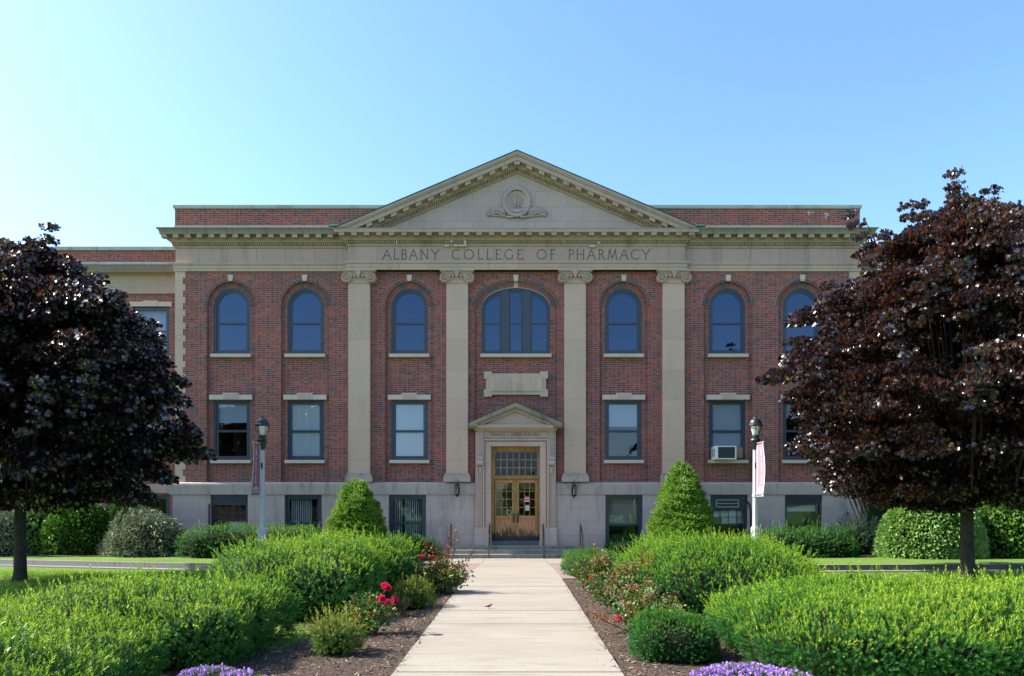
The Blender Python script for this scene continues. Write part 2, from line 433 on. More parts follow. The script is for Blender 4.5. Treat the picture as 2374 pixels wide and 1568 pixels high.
# --- quoins
for sx, xe in ((1, XL), (-1, XR)):
    mb = MB(); n = 33; zz = np.linspace(ZB1, ZA0, n+1)
    for i in range(n):
        wd = PX(1200+(23 if i % 2 == (n-1) % 2 else 17.5))
        mb.box(xe-sx*.012, xe+sx*wd, W-.012, W+.2, zz[i]+.0015, zz[i+1]-.0015)
    B(mb, 'quoin_strip', M['stone'])
# --- arches: header rings, keystones
def ring(x, r0, r1, zs, b0, b1, n, yf, yb, mb, skip=0):
    for i in range(n):
        a0, a1 = pi*(i+.11)/n, pi*(i+.89)/n
        if skip and abs((a0+a1)/2-pi/2) < skip: continue
        mb.cur = 1 if random.random() < .36 else 0
        pts = [(x+r0*cos(a0), zs+b0*sin(a0)), (x+r1*cos(a0), zs+b1*sin(a0)), (x+r1*cos(a1), zs+b1*sin(a1)), (x+r0*cos(a1), zs+b0*sin(a1))]
        mb.prism(pts, yf, yb)
for k, (x, r, zs, b) in enumerate(bays):
    mb = MB()
    cen = b is not None
    if cen:
        ring(x, ta+.005, ca-.005, (tzs+czs)/2, tb+.005, cb-.005, 62, REC-.012, REC+.05, mb, .03)
        ring(x, ca+.005, ca+.10, czs, cb+.005, cb+.10, 66, W-.014, W+.03, mb)
    else:
        ring(x, RW+.005, RR-.006, zs, RW+.005, RR-.006, 40, REC-.012, REC+.05, mb)
        ring(x, RR+.004, RR+.10, zs, RR+.004, RR+.10, 44, W-.014, W+.03, mb)
    arch = B(mb, 'brick_arch', [M['voussoir_red'], M['voussoir_dark']])
    mb = MB()
    if cen: bed = [(x+(ca+.11)*cos(pi*i/40), czs+(cb+.11)*sin(pi*i/40)) for i in range(41)]+[(x+(ca-.0)*cos(pi*i/40), czs+(cb-.0)*sin(pi*i/40)) for i in range(40, -1, -1)]
    else: bed = [(x+(RR+.11)*cos(pi*i/30), zs+(RR+.11)*sin(pi*i/30)) for i in range(31)]+[(x+RR*cos(pi*i/30), zs+RR*sin(pi*i/30)) for i in range(30, -1, -1)]
    plate('arch_mortar', bed, [], W-.006, W+.02, M['mortar'], arch)
    if cen: bed = [(x+(ca-.004)*cos(pi*i/40), czs+(cb-.004)*sin(pi*i/40)) for i in range(41)]+[(x+ta*cos(pi*i/40), tzs+tb*sin(pi*i/40)) for i in range(40, -1, -1)]
    else: bed = [(x+(RR-.004)*cos(pi*i/30), zs+(RR-.004)*sin(pi*i/30)) for i in range(31)]+[(x+RW*cos(pi*i/30), zs+RW*sin(pi*i/30)) for i in range(30, -1, -1)]
    plate('arch_mortar', bed, [], REC-.006, REC+.02, M['mortar'], arch)
    mb = MB(); kz0, kz1 = PZ(652.5), PZ(638.5)
    mb.prism([(x-.072, kz0), (x+.072, kz0), (x+.093, kz1), (x-.093, kz1)], W-.06, W+.12)
    B(mb, 'keystone', M['sill'])
# --- pilasters
PIL = [PX(1198.5+d) for d in (-364, -138, 134, 361.5)]
PW = .375
for x in PIL:
    mb = MB(); mb.box(x-PW, x+PW, W-.16, W+.12, ZB1+.0, ZA0+.0)
    p = B(mb, 'pilaster', M['stone'])
    mb = MB()
    mb.box(x-.475, x+.475, W-.27, W-.161, ZB1+.014, ZB1+.165)
    for z0, z1, e in ((.165, .20, .088), (.20, .245, .075), (.245, .275, .045), (.275, .31, .055)):
        mb.box(x-PW-e, x+PW+e, W-.161-e, W-.1, ZB1+z0, ZB1+z1)
    B(mb, 'pilaster_base', M['band'], p)
    # ionic capital
    mb = MB(); yf = W-.16
    zt = ZA0+.0
    mb.box(x-.60, x+.60, yf-.16, yf+.1, zt-.055, zt-.001); mb.box(x-.56, x+.56, yf-.13, yf+.1, zt-.085, zt-.056)
    mb.box(x-.50, x+.50, yf-.07, yf+.1, zt-.21, zt-.086)
    mb.box(x-PW-.015, x+PW+.015, yf-.03, yf+.1, zt-.46, zt-.43)
    for sx in (-1, 1):
        cx_, cz_ = x+sx*.425, zt-.27
        mb.lathe([(.01, -.045), (.14, -.05), (.15, -.10), (.175, -.11), (.182, -.07), (.165, -.02), (.175, .12)], (cx_, yf, cz_), 22, 'y')
        sp = []
        for i in range(44):
            t = i/43; a = radians(90)-sx*(-1)*0+(-sx)*t*2*pi*2.1; rr = .162*(1-t)+.022*t
            sp.append((cx_+rr*cos(a), yf-.105, cz_+rr*sin(a)))
        mb.tube(sp, .021, 5); mb.ball((cx_, yf-.11, cz_), .032, 8, 5)
        # curling link from volute to centre
        mb.tube([(x+sx*.42, yf-.085, zt-.105), (x+sx*.3, yf-.09, zt-.125), (x+sx*.18, yf-.095, zt-.115), (x+sx*.08, yf-.1, zt-.09)], .022, 6)
    for i in range(5):
        ex = x+(i-2)*.13
        mb.ball((ex, yf-.075, zt-.20), (.045, .035, .075), 8, 6)
    for a in (-.5, 0, .5):
        mb.tube([(x, yf-.12, zt-.28), (x+a*.08, yf-.15, zt-.16), (x+a*.2, yf-.17, zt-.03)], [.03, .035, .015], 6)
    mb.ball((x, yf-.15, zt-.05), (.07, .04, .05), 8, 5)
    B(mb, 'ionic_capital', M['archi'], p)
# --- architrave and frieze
def ent(path, prof, name, mat): mb = MB(); mb.sweep(path, prof); return B(mb, name, mat)
A = [(0, ZA0), (.05, ZA0), (.05, ZA0+.09), (.065, ZA0+.095), (.065, ZA0+.19), (.10, ZA0+.215), (.12, ZA0+.25), (.12, ZA1), (0, ZA1)]
CL, CR = PX(806, 26.3), PX(1589, 26.3)
ent([(XL, 38), (XL, W), (CL, W)], A, 'architrave', M['archi']); ent([(CR, W), (XR, W), (XR, 38)], A, 'architrave', M['archi'])
ZFb = ZF1
FR = [(-.1, ZA1+.001), (.0, ZA1+.001), (.0, ZFb), (-.1, ZFb)]
ent([(XL, 38), (XL, W), (CL, W)], FR, 'frieze', M['frieze']); ent([(CR, W), (XR, W), (XR, 38)], FR, 'frieze', M['frieze'])
YC = W-.17                                   # central block plane
cpath = [(CL, W+.1), (CL, YC), (CR, YC), (CR, W+.1)]
ent(cpath, A, 'architrave', M['archi'])
cfr = ent(cpath, FR, 'central_frieze', M['frieze'])

# --- stroke lettering
T = .075
def arc(cx, cz, rx, rz, a0, a1, n=14): return [(cx+rx*cos(radians(a0+(a1-a0)*i/n)), cz+rz*sin(radians(a0+(a1-a0)*i/n))) for i in range(n+1)]
GL = {
 'A': (.86, [[(.02, 0), (.43, 1)], [(.43, 1), (.84, 0)], [(.17, .36), (.69, .36)]], [(.02, 0), (.84, 0)]),
 'L': (.52, [[(.1, 0), (.1, 1)], [(.1, .02), (.52, .02), (.52, .14)]], [(.1, 0), (.1, 1)]),
 'B': (.56, [[(.1, 0), (.1, 1)], [(.1, .98), (.28, .98)]+arc(.28, .755, .2, .225, 90, -90)+[(.1, .53)], [(.28, .53)]+arc(.28, .275, .26, .255, 90, -90)+[(.1, .02)]], [(.1, 0), (.1, 1)]),
 'N': (.88, [[(.1, 0), (.1, 1)], [(.1, 1), (.78, 0)], [(.78, 0), (.78, 1)]], [(.1, 0), (.1, 1), (.78, 1)]),
 'Y': (.82, [[(.02, 1), (.41, .48)], [(.8, 1), (.41, .48)], [(.41, .48), (.41, 0)]], [(.02, 1), (.8, 1), (.41, 0)]),
 'C': (.86, [arc(.5, .5, .46, .49, 48, 312, 22)], []),
 'O': (1.0, [arc(.5, .5, .47, .49, 0, 360, 28)], []),
 'E': (.54, [[(.1, 0), (.1, 1)], [(.1, .98), (.5, .98), (.5, .87)], [(.1, .52), (.42, .52)], [(.1, .02), (.54, .02), (.54, .14)]], [(.1, 0), (.1, 1)]),
 'G': (.9, [arc(.5, .5, .46, .49, 48, 300, 20)+[(.8, .1), (.8, .42)]], [(.8, .42)]),
 'F': (.5, [[(.1, 0), (.1, 1)], [(.1, .98), (.5, .98), (.5, .86)], [(.1, .52), (.42, .52)]], [(.1, 0), (.1, 1)]),
 'P': (.54, [[(.1, 0), (.1, 1)], [(.1, .98), (.28, .98)]+arc(.28, .73, .24, .25, 90, -90)+[(.1, .48)]], [(.1, 0), (.1, 1)]),
 'H': (.84, [[(.1, 0), (.1, 1)], [(.74, 0), (.74, 1)], [(.1, .52), (.74, .52)]], [(.1, 0), (.1, 1), (.74, 0), (.74, 1)]),
 'R': (.68, [[(.1, 0), (.1, 1)], [(.1, .98), (.28, .98)]+arc(.28, .75, .22, .23, 90, -90)+[(.1, .52)], [(.3, .52), (.66, 0)]], [(.1, 0), (.1, 1), (.66, 0)]),
 'M': (1.0, [[(.06, 0), (.2, 1)], [(.2, 1), (.5, .08)], [(.5, .08), (.8, 1)], [(.8, 1), (.94, 0)]], [(.06, 0), (.94, 0), (.2, 1), (.8, 1)]),
 'I': (.2, [[(.1, 0), (.1, 1)]], [(.1, 0), (.1, 1)]),
 'S': (.52, [arc(.27, .75, .2, .23, 30, 270, 12)+arc(.27, .27, .22, .25, 90, -150, 12)], []),
 'J': (.34, [[(.22, 1), (.22, .16)]+arc(.08, .16, .14, .16, 0, -100, 6)], [(.22, 1)]),
 'U': (.78, [[(.1, 1), (.1, .3)]+arc(.39, .3, .29, .3, 180, 360, 12)+[(.68, 1)]], [(.1, 1), (.68, 1)]),
 'D': (.86, [[(.1, 0), (.1, 1)], [(.1, .98), (.34, .98)]+arc(.34, .5, .46, .48, 90, -90, 16)+[(.1, .02)]], [(.1, 0), (.1, 1)]),
 "'": (.14, [[(.08, 1), (.05, .78)]], []),
 '.': (.14, [[(.07, 0), (.07, .08)]], []),
}
def word(txt, width, h, gap=None):
    """returns strokes (polyline list) of a word set to a width"""
    nat = sum(GL[c][0] for c in txt)*h
    sp = (width-nat)/max(len(txt)-1, 1); k = 1
    if sp < .05*h: k = (width-.05*h*(len(txt)-1))/nat; sp = .05*h
    out = []; x = 0
    for c in txt:
        wd, st, se = GL[c]
        for s_ in st: out.append([(x+a*h*k, b*h) for a, b in s_])
        for a, b in se:
            out.append([(x+(a-.085)*h*k, b*h+(.012*h if b == 0 else (-.012*h if b == 1 else 0))), (x+(a+.085)*h*k, b*h+(.012*h if b == 0 else (-.012*h if b == 1 else 0)))])
        x += wd*h*k+sp
    return out
def strokes(mb, sts, t, place, thin=.02):
    """each stroke a ribbon of width t with mitred joints; place(x,z,front)->xyz"""
    for j, s_ in enumerate(sts):
        n = len(s_); closed = n > 4 and abs(s_[0][0]-s_[-1][0])+abs(s_[0][1]-s_[-1][1]) < 1e-6
        L = []; R = []
        for i, (x, z) in enumerate(s_):
            a = Vector(s_[max(i-1, 0)]) if not closed or i > 0 else Vector(s_[-2]); b = Vector(s_[min(i+1, n-1)]) if not closed or i < n-1 else Vector(s_[1])
            p = Vector((x, z)); d1 = (p-a); d2 = (b-p)
            d1 = d1.normalized() if d1.length > 1e-9 else d2.normalized(); d2 = d2.normalized() if d2.length > 1e-9 else d1
            m = Vector((-(d1+d2).y, (d1+d2).x)).normalized(); q = t/2/max(m.dot(Vector((-d1.y, d1.x))), .5)
            L.append(p+m*q); R.append(p-m*q)
        e = j*1e-5
        vs = [place(p.x, p.y, e) for p in L]+[place(p.x, p.y, e) for p in R]
        mb.add(vs, [(i, i+1, n+i+1, n+i) for i in range(n-1)])
mb = MB(); hL = PZ(579, 26.33)-PZ(601.5, 26.33); zL = PZ(601.5, 26.33)
for txt, a, b in (('ALBANY', 887.4, 1018), ('COLLEGE', 1047.5, 1211), ('OF', 1244.5, 1286.5), ('PHARMACY', 1318, 1506.6)):
    x0, x1 = PX(a, YC), PX(b, YC)
    strokes(mb, word(txt, x1-x0, hL), .034, lambda x, z, e, x0=x0: (x0+x, YC-.003-e, zL+z))
mb.build('inscription', M['incised'], cfr, fix=False)

# --- cornices
def modillion(x, y, z, h, par):
    mb = MB(); mb.box(x-.09, x+.09, y-.37, y-.17, z+.015, z+.015+h-.008); mb.box(x-.10, x+.10, y-.38, y-.17, z+.008+h, z+.024+h); mb.build('modillion', M['bed'], par)
ZT = ZF1                                     # 10.8
def bedprof(o=0): return [(o, ZT), (.05, ZT), (.05, ZT+.07), (.012, ZT+.072), (.012, ZT+.158), (.13, ZT+.165), (.15, ZT+.20), (.19, ZT+.22), (.19, ZT+.24), (o, ZT+.24)]
Z2 = ZT+.24
wl = [(XL, 38), (XL, W), (CL-.02, W)]; wr = [(CR+.02, W), (XR, W), (XR, 38)]
for path in (wl, wr):
    c = ent(path, bedprof(), 'bed_moulding', M['bed'])
    mb = MB()
    fx0, fx1 = min(path[1][0], path[0][0] if False else path[1][0]), None
    a, b = (XL, CL) if path is wl else (CR, XR)
    x = a+(.0 if path is wl else .03)
    if path is wl: x = a-.08
    e_ = b if path is wl else b+.08
    while x < e_-.04: mb.box(x, x+.042, W-.115, W-.015, ZT+.075, ZT+.155); x += .077
    y = W
    for k in range(60):
        if path is wl: mb.box(XL-.105, XL-.05, W+.02+k*.077, W+.066+k*.077, ZT+.078, ZT+.15)
    B(mb, 'dentil_course', M['bed'], c)
    x = XL-.25 if path is wl else XR+.25
    while (x < CL-.15) if path is wl else (x > CR+.15):
        modillion(x, W, Z2, .10, c)
        x += .412*(1 if path is wl else -1)
    ent(path, [(0, Z2+.001), (.17, Z2+.001), (.17, Z2+.125), (0, Z2+.125)], 'modillion_bed', M['bed'])
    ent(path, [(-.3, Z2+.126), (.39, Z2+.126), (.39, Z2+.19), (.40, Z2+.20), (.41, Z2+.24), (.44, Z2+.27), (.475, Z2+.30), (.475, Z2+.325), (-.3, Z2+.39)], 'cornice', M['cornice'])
# central horizontal cornice
ZC = Z2+.02
cc = ent(cpath, [(0, ZT-.02)]+[(p, z+.02) for p, z in bedprof()[1:-1]]+[(0, ZC)], 'bed_moulding', M['bed'])
mb = MB(); x = CL-.08
while x < CR+.05: mb.box(x, x+.042, YC-.115, YC-.015, ZT+.095, ZT+.175); x += .0775
B(mb, 'dentil_course', M['bed'], cc)
mb = MB(); n = 28; ms = (CR-CL+.28)/n
for i in range(n+1):
    x = CL-.14+i*ms
    if i == 19: mb = MB(); mb.prism([(x-.07, ZC+.03), (x+.03, ZC+.02), (x+.08, ZC+.06), (x+.05, ZC+.11), (x-.08, ZC+.11)], YC-.28, YC-.17); mb.build('broken_modillion', M['bed'], cc); continue
    modillion(x, YC, ZC, .085, cc)
ent(cpath, [(0, ZC+.001), (.17, ZC+.001), (.17, ZC+.11), (0, ZC+.11)], 'modillion_bed', M['bed'])
ZG = ZC+.11
ent(cpath, [(-.2, ZG+.001), (.39, ZG+.001), (.39, ZG+.10), (.41, ZG+.115), (.41, ZG+.135), (-.2, ZG+.15)], 'horizontal_geison', M['rake'])
ZP = ZG+.14
mb = MB()
for a, b, c, d in ((1031, 1041, 567.5, 571), (1052, 1061, 567, 570.5), (1063, 1081, 567.5, 570.5), (1076, 1081, 556, 567), (1044, 1049, 557, 561), (918, 921, 556, 565), (1368, 1380, 568.5, 572.5), (1306, 1308, 556, 563), (1385, 1392, 560, 564)):
    mb = MB(); mb.box(PX(a, 26.2), PX(b, 26.2), YC-.121, YC-.02, PZ(d, 26.2), PZ(c, 26.2)); B(mb, 'white_mortar_patch', M['sill'], cc)
# --- tympanum and raking cornice
AP = Vector((PX(1198.5, 25.9), PZ(349.3, 25.9)))
SL = .423; HWD = (AP.y-ZP+.02)/SL
def rake_strip(mb, d0, d1, p, yb, xin=0, cut=True):
    """band between vertical offsets d0..d1 under the slope, front at YC-p, back at yb"""
    for sx in (-1, 1):
        zb = ZP+.001
        x_t = (AP.y-d0-zb)/SL; x_b = (AP.y-d1-zb)/SL
        poly = [(AP.x, AP.y-d1), (AP.x+sx*max(x_b, .01), zb), (AP.x+sx*x_t, zb), (AP.x, AP.y-d0)]
        if sx < 0: poly = poly[::-1]
        mb.prism(poly if sx > 0 else poly, YC-p, yb)
mb = MB()
rake_strip(mb, .012, .10, .455, W+3); rake_strip(mb, .10, .15, .43, YC); rake_strip(mb, .15, .30, .39, YC)
B(mb, 'raking_cornice', M['rake'])
mb = MB(); rake_strip(mb, -.018, .012, .475, W+3)
for sx in (-1, 1):
    xe = AP.x+sx*HWD
    mb.hexa([(xe-sx*.35-.1, W-.35, ZP-.0), (xe-sx*.35+.1, W-.35, ZP), (xe-sx*.35+.1, W+.3, ZP), (xe-sx*.35-.1, W+.3, ZP), (xe-.28, W-.3, ZP+.17), (xe+.28, W-.3, ZP+.17), (xe+.28, W+.3, ZP+.17), (xe-.28, W+.3, ZP+.17)])
B(mb, 'copper_flashing', [M['copperdark']])
mb = MB()
for sx in (-1, 1):
    xe = AP.x+sx*(HWD-.02)
    mb.box(xe-.16, xe+.16, W-.30, W+.1, ZP+.0, ZP+.17); mb.box(xe-.22, xe+.22, W-.36, W+.1, ZP+.15, ZP+.19); mb.box(xe-.05, xe+.26, W-.41, W+.1, ZP-.03, ZP+.02)
B(mb, 'copper_gutter_end', M['copper'])
mb = MB(); rake_strip(mb, .30, .42, .17, YC); B(mb, 'rake_modillion_bed', M['bed'])
mb = MB(); rake_strip(mb, .42, .45, .16, YC); rake_strip(mb, .45, .54, .012, YC); rake_strip(mb, .54, .585, .07, YC); rake_strip(mb, .585, .60, .04, YC)
rb = B(mb, 'rake_bed_moulding', M['bed'])
for sx in (-1, 1):
    mb = MB()
    x = .0385
    while x < HWD-1.25:
        for a in (0,):
            x0, x1 = AP.x+sx*x, AP.x+sx*(x+.042)
            z0, z1 = AP.y-SL*x, AP.y-SL*(x+.042)
            P = [(x0, z0-.54), (x1, z1-.54), (x1, z1-.455), (x0, z0-.455)]
            mb.prism(P if sx > 0 else P[::-1], YC-.125, YC-.01)
        x += .077
    B(mb, 'rake_dentil_course', M['bed'], rb)
mb = MB()
for sx in (-1, 1):
    for i in range(0 if sx > 0 else 1, 14):
        xc = i*.424
        if i == 0: P = [(AP.x-.10, AP.y-.44), (AP.x+.10, AP.y-.44), (AP.x+.11, AP.y-.345), (AP.x, AP.y-.305), (AP.x-.11, AP.y-.345)]; mb = MB(); mb.prism(P, YC-.36, YC-.17); mb.build('modillion', M['bed'], rb); continue
        x0, x1 = xc-.095, xc+.095
        if AP.y-SL*x1-.43 < ZP: continue
        P = [(AP.x+sx*x0, AP.y-SL*x0-.415), (AP.x+sx*x1, AP.y-SL*x1-.415), (AP.x+sx*x1, AP.y-SL*x1-.302), (AP.x+sx*x0, AP.y-SL*x0-.302)]
        mb = MB(); mb.prism(P if sx > 0 else P[::-1], YC-.36, YC-.17); mb.build('modillion', M['bed'], rb)
mb = MB(); mb.prism([(AP.x-(AP.y-.3-ZP)/SL, ZP), (AP.x+(AP.y-.3-ZP)/SL, ZP), (AP.x, AP.y-.3)], YC+.001, YC+.3)
ty = B(mb, 'tympanum', M['tymp'])
# crest
mb = MB(); ex, ez = PX(1198, 26.3), PZ(470, 26.3)
N = 48
pts = [(ex+.50*cos(2*pi*i/N), YC-.05, ez-.02+.60*sin(2*pi*i/N)) for i in range(N+1)]
for k in range(3):
    mb.tube([(ex+(.435+.035*cos(a*11+k*2.1))*cos(a), YC-.045-.03*sin(a*11+k*2.1), ez+.02+(.47+.035*cos(a*11+k*2.1))*sin(a)) for a in [2*pi*i/144 for i in range(145)]], .048, 6)
mb.lathe([(.37, -.02), (.37, -.055), (.34, -.055), (.33, -.03), (.001, -.03)], (ex, YC, ez+.02), 30, 'y')
def bar(x0, z0, x1, z1, t=.012, y=.045): mb.tube([(ex+x0, YC-y, ez+z0), (ex+x1, YC-y, ez+z1)], t, 5)
bar(-.17, .19, .17, .19); bar(0, -.16, 0, .26, .014); bar(-.20, -.17, .20, -.17, .018)
for sx in (-1, 1):
    bar(sx*.17, .19, sx*.22, -.03, .007); bar(sx*.17, .19, sx*.12, -.03, .007)
    mb.ball((ex+sx*.17, YC-.045, ez-.04), (.06, .02, .022), 8, 4)
mb.tube([(ex-.05, YC-.045, ez-.14), (ex-.055, YC-.05, ez+.02), (ex-.02, YC-.05, ez+.09)], [.035, .028, .02], 6); mb.tube([(ex+.07, YC-.045, ez-.14), (ex+.05, YC-.05, ez+.05), (ex+.05, YC-.05, ez+.12)], [.035, .03, .02], 6)
mb.ball((ex, YC-.05, ez+.28), .03, 6, 4)
for sx in (-1, 1):
    mb.ball((ex+sx*.08, YC-.07, ez+.53), (.10, .05, .05), 8, 5)
    for i in range(9):
        t = i/8; bx_, bz_ = ex+sx*(.40+t*.52), ez-.46+.10*sin(t*3)
        mb.tube([(bx_, YC-.02, bz_), (bx_+sx*.07, YC-.06, bz_+.09+.12*(1-t)), (bx_+sx*.16, YC-.03, bz_+.13+.16*(1-t))], [.045, .04, .008], 5)
        mb.tube([(bx_, YC-.02, bz_), (bx_+sx*.08, YC-.05, bz_-.01), (bx_+sx*.15, YC-.03, bz_+.02)], [.04, .03, .008], 5)
    mb.tube([(ex+sx*.40, YC-.04, ez-.50), (ex+sx*.7, YC-.04, ez-.46), (ex+sx*.93, YC-.04, ez-.43), (ex+sx*.99, YC-.04, ez-.37), (ex+sx*.93, YC-.04, ez-.34)], .022, 6)
    mb.tube([(ex+sx*.02, YC-.06, ez-.44), (ex+sx*.2, YC-.06, ez-.52), (ex+sx*.38, YC-.04, ez-.50)], [.05, .045, .03], 6)
mb.ball((ex, YC-.09, ez-.47), (.07, .04, .06), 8, 5)
B(mb, 'carved_crest', M['tymp'], ty, smooth=True)
# --- attic parapet and roof
PYC = W+.0
zp0, zp1 = PZ(532, 26.4), PZ(476, W)
pth = [(PX(405.5), 38), (PX(405.5), W), (PX(1993.5), W), (PX(1993.5), 38)]
mb = MB(); mb.sweep(pth, [(-.3, zp0-.3), (.02, zp0-.3), (.02, PZ(523.6)), (-.3, PZ(523.6))]); B(mb, 'parapet_plinth', M['coping'])
mb = MB(); mb.sweep(pth, [(-.3, PZ(523.6)+.001), (0, PZ(523.6)+.001), (0, PZ(484.5)), (-.3, PZ(484.5))]); par = B(mb, 'parapet', M['brick'])
mb = MB(); mb.sweep(pth, [(-.36, PZ(484.5)+.001), (.035, PZ(484.5)+.001), (.05, PZ(484.5)+.03), (.05, zp1-.01), (-.36, zp1)]); B(mb, 'coping', M['coping'], par)
mb = MB()
for x_, s_ in ((PX(2095), 1),):
    pass
for px_, py_, h_ in ((1874, 490, 9), (1880, 491, 3), (1913, 493, 14), (1915, 497, 5)):
    mb.box(PX(px_), PX(px_)+.05, W-.004, W+.01, PZ(py_+h_), PZ(py_)); mb.box(PX(px_)-.05, PX(px_)+.12, W-.0035, W+.01, PZ(py_+3), PZ(py_+1))
B(mb, 'mortar_repair_patch', M['coping'], par)
mb = MB(); mb.box(XL+.1, XR-.1, W+.3, 37.9, zp0-.1, zp0)
mb.prism([(AP.x-HWD, ZP), (AP.x+HWD, ZP), (AP.x, AP.y-.02)], W+2.8, W+3); B(mb, 'roof', M['roof'])
# interior floors and partitions
mb = MB(); mb.box(XL+.16, XR-.16, REC+.32, 37.9, 2.35, 2.6); mb.box(XL+.16, XR-.16, REC+.32, 37.9, 6.25, 6.55); mb.box(XL+.16, XR-.16, REC+.32, 37.9, 9.8, 10.0)
mb.box(XL+.16, XR-.16, REC+.32, 37.9, -.5, -.2)
mb.box(XL+.16, XR-.16, 31.5, 31.7, -.2, 9.8)
for x in (-9.4, -7, -4.9, -2.6, 2.6, 4.9, 6.4, 9.2): mb.box(x-.08, x+.08, REC+.32, 31.5, -.2, 9.8)
B(mb, 'interior', M['room'])

# --- windows
def frame_arch(x, par_bld=True):
    yF = REC+.035
    out = archpoly(x, RW-.004, UZ0+.004, ZS)
    inn = archpoly(x, RW-.075, UZ0+.075, ZS)
    fr = plate('window', out, [inn], yF, yF+.12, M['frame'], bld)
    zr0, zr1 = PZ(749), PZ(745)
    plate('sash', archpoly(x, RW-.078, UZ0+.078, ZS), [rect(x-RW+.15, x+RW-.15, UZ0+.17, zr0), [(x-RW+.15, zr1), (x+RW-.15, zr1)]+[(x+(RW-.15)*cos(pi*i/24), ZS+(RW-.15)*sin(pi*i/24)) for i in range(25)]], yF+.03, yF+.08, M['frame'], fr)
    mb = MB(); mb.box(x-RW+.1, x+RW-.1, yF+.055, yF+.06, UZ0+.1, zr0+.02); mb.build('pane', M['tinted'], fr)
    mb = MB(); mb.box(x-RW+.13, x+RW-.13, yF+.028, yF+.05, zr0-.022, zr0+.004); mb.build('rail_shadow_strip', M['black'], fr)  # black strip standing in for the shadow below the meeting rail
    plate('pane', [(x-RW+.1, zr0+.021), (x+RW-.1, zr0+.021)]+[(x+(RW-.11)*cos(pi*i/24), ZS+(RW-.11)*sin(pi*i/24)) for i in range(25)], [], yF+.06, yF+.065, M['tinted'], fr)
    return fr
def sill(x, hw, zt, par, yf=None):
    mb = MB(); yf = yf or W-.06
    mb.box(x-hw, x+hw, yf, REC+.1, zt-.112, zt-.002); mb.build('sill', M['sill'], par)
def frame_rect(x, hw, z0, z1, yF, zr, name='window', lint=True, top=None, lights=None):
    e = .004
    fr = plate(name, rect(x-hw+e, x+hw-e, z0+e, z1-e), [rect(x-hw+.07, x+hw-.07, z0+.085, (top or z1)-.07)] , yF, yF+.12, M['frame'], bld)
    zt = (top or z1)-.072
    plate('sash', rect(x-hw+.072, x+hw-.072, z0+.087, zt), [rect(x-hw+.145, x+hw-.145, z0+.15, zr-.03), rect(x-hw+.145, x+hw-.145, zr+.03, zt-.07)], yF+.03, yF+.08, M['frame'], fr)
    mb = MB(); mb.box(x-hw+.09, x+hw-.09, yF+.055, yF+.06, z0+.1, zr); mb.build('pane', M['glass'], fr)
    mb = MB(); mb.box(x-hw+.09, x+hw-.09, yF+.06, yF+.065, zr, zt-.02); mb.build('pane', M['glass'], fr)
    mb = MB(); mb.box(x-hw+.13, x+hw-.13, yF+.028, yF+.05, zr-.052, zr-.026); mb.build('rail_shadow_strip', M['black'], fr)  # shadow under the rail, put in as a thin black strip
    return fr
def vblind(x, hw, z0, z1, fr, y, pitch=.075, ang=25, miss=0, mat='blind'):
    mb = MB(); n = int(2*hw/pitch)
    for i in range(n):
        if random.random() < miss: continue
        c_ = x-hw+(i+.5)*pitch; a = radians(ang+random.uniform(-4, 4)); d = .036
        dxx, dyy = d*cos(a), d*sin(a)
        mb.hexa([(c_-dxx, y-dyy, z0), (c_+dxx, y+dyy, z0), (c_+dxx, y+dyy+.002, z0), (c_-dxx, y-dyy+.002, z0), (c_-dxx, y-dyy, z1), (c_+dxx, y+dyy, z1), (c_+dxx, y+dyy+.002, z1), (c_-dxx, y-dyy+.002, z1)])
    mb.build('vertical_blind', M[mat], fr)
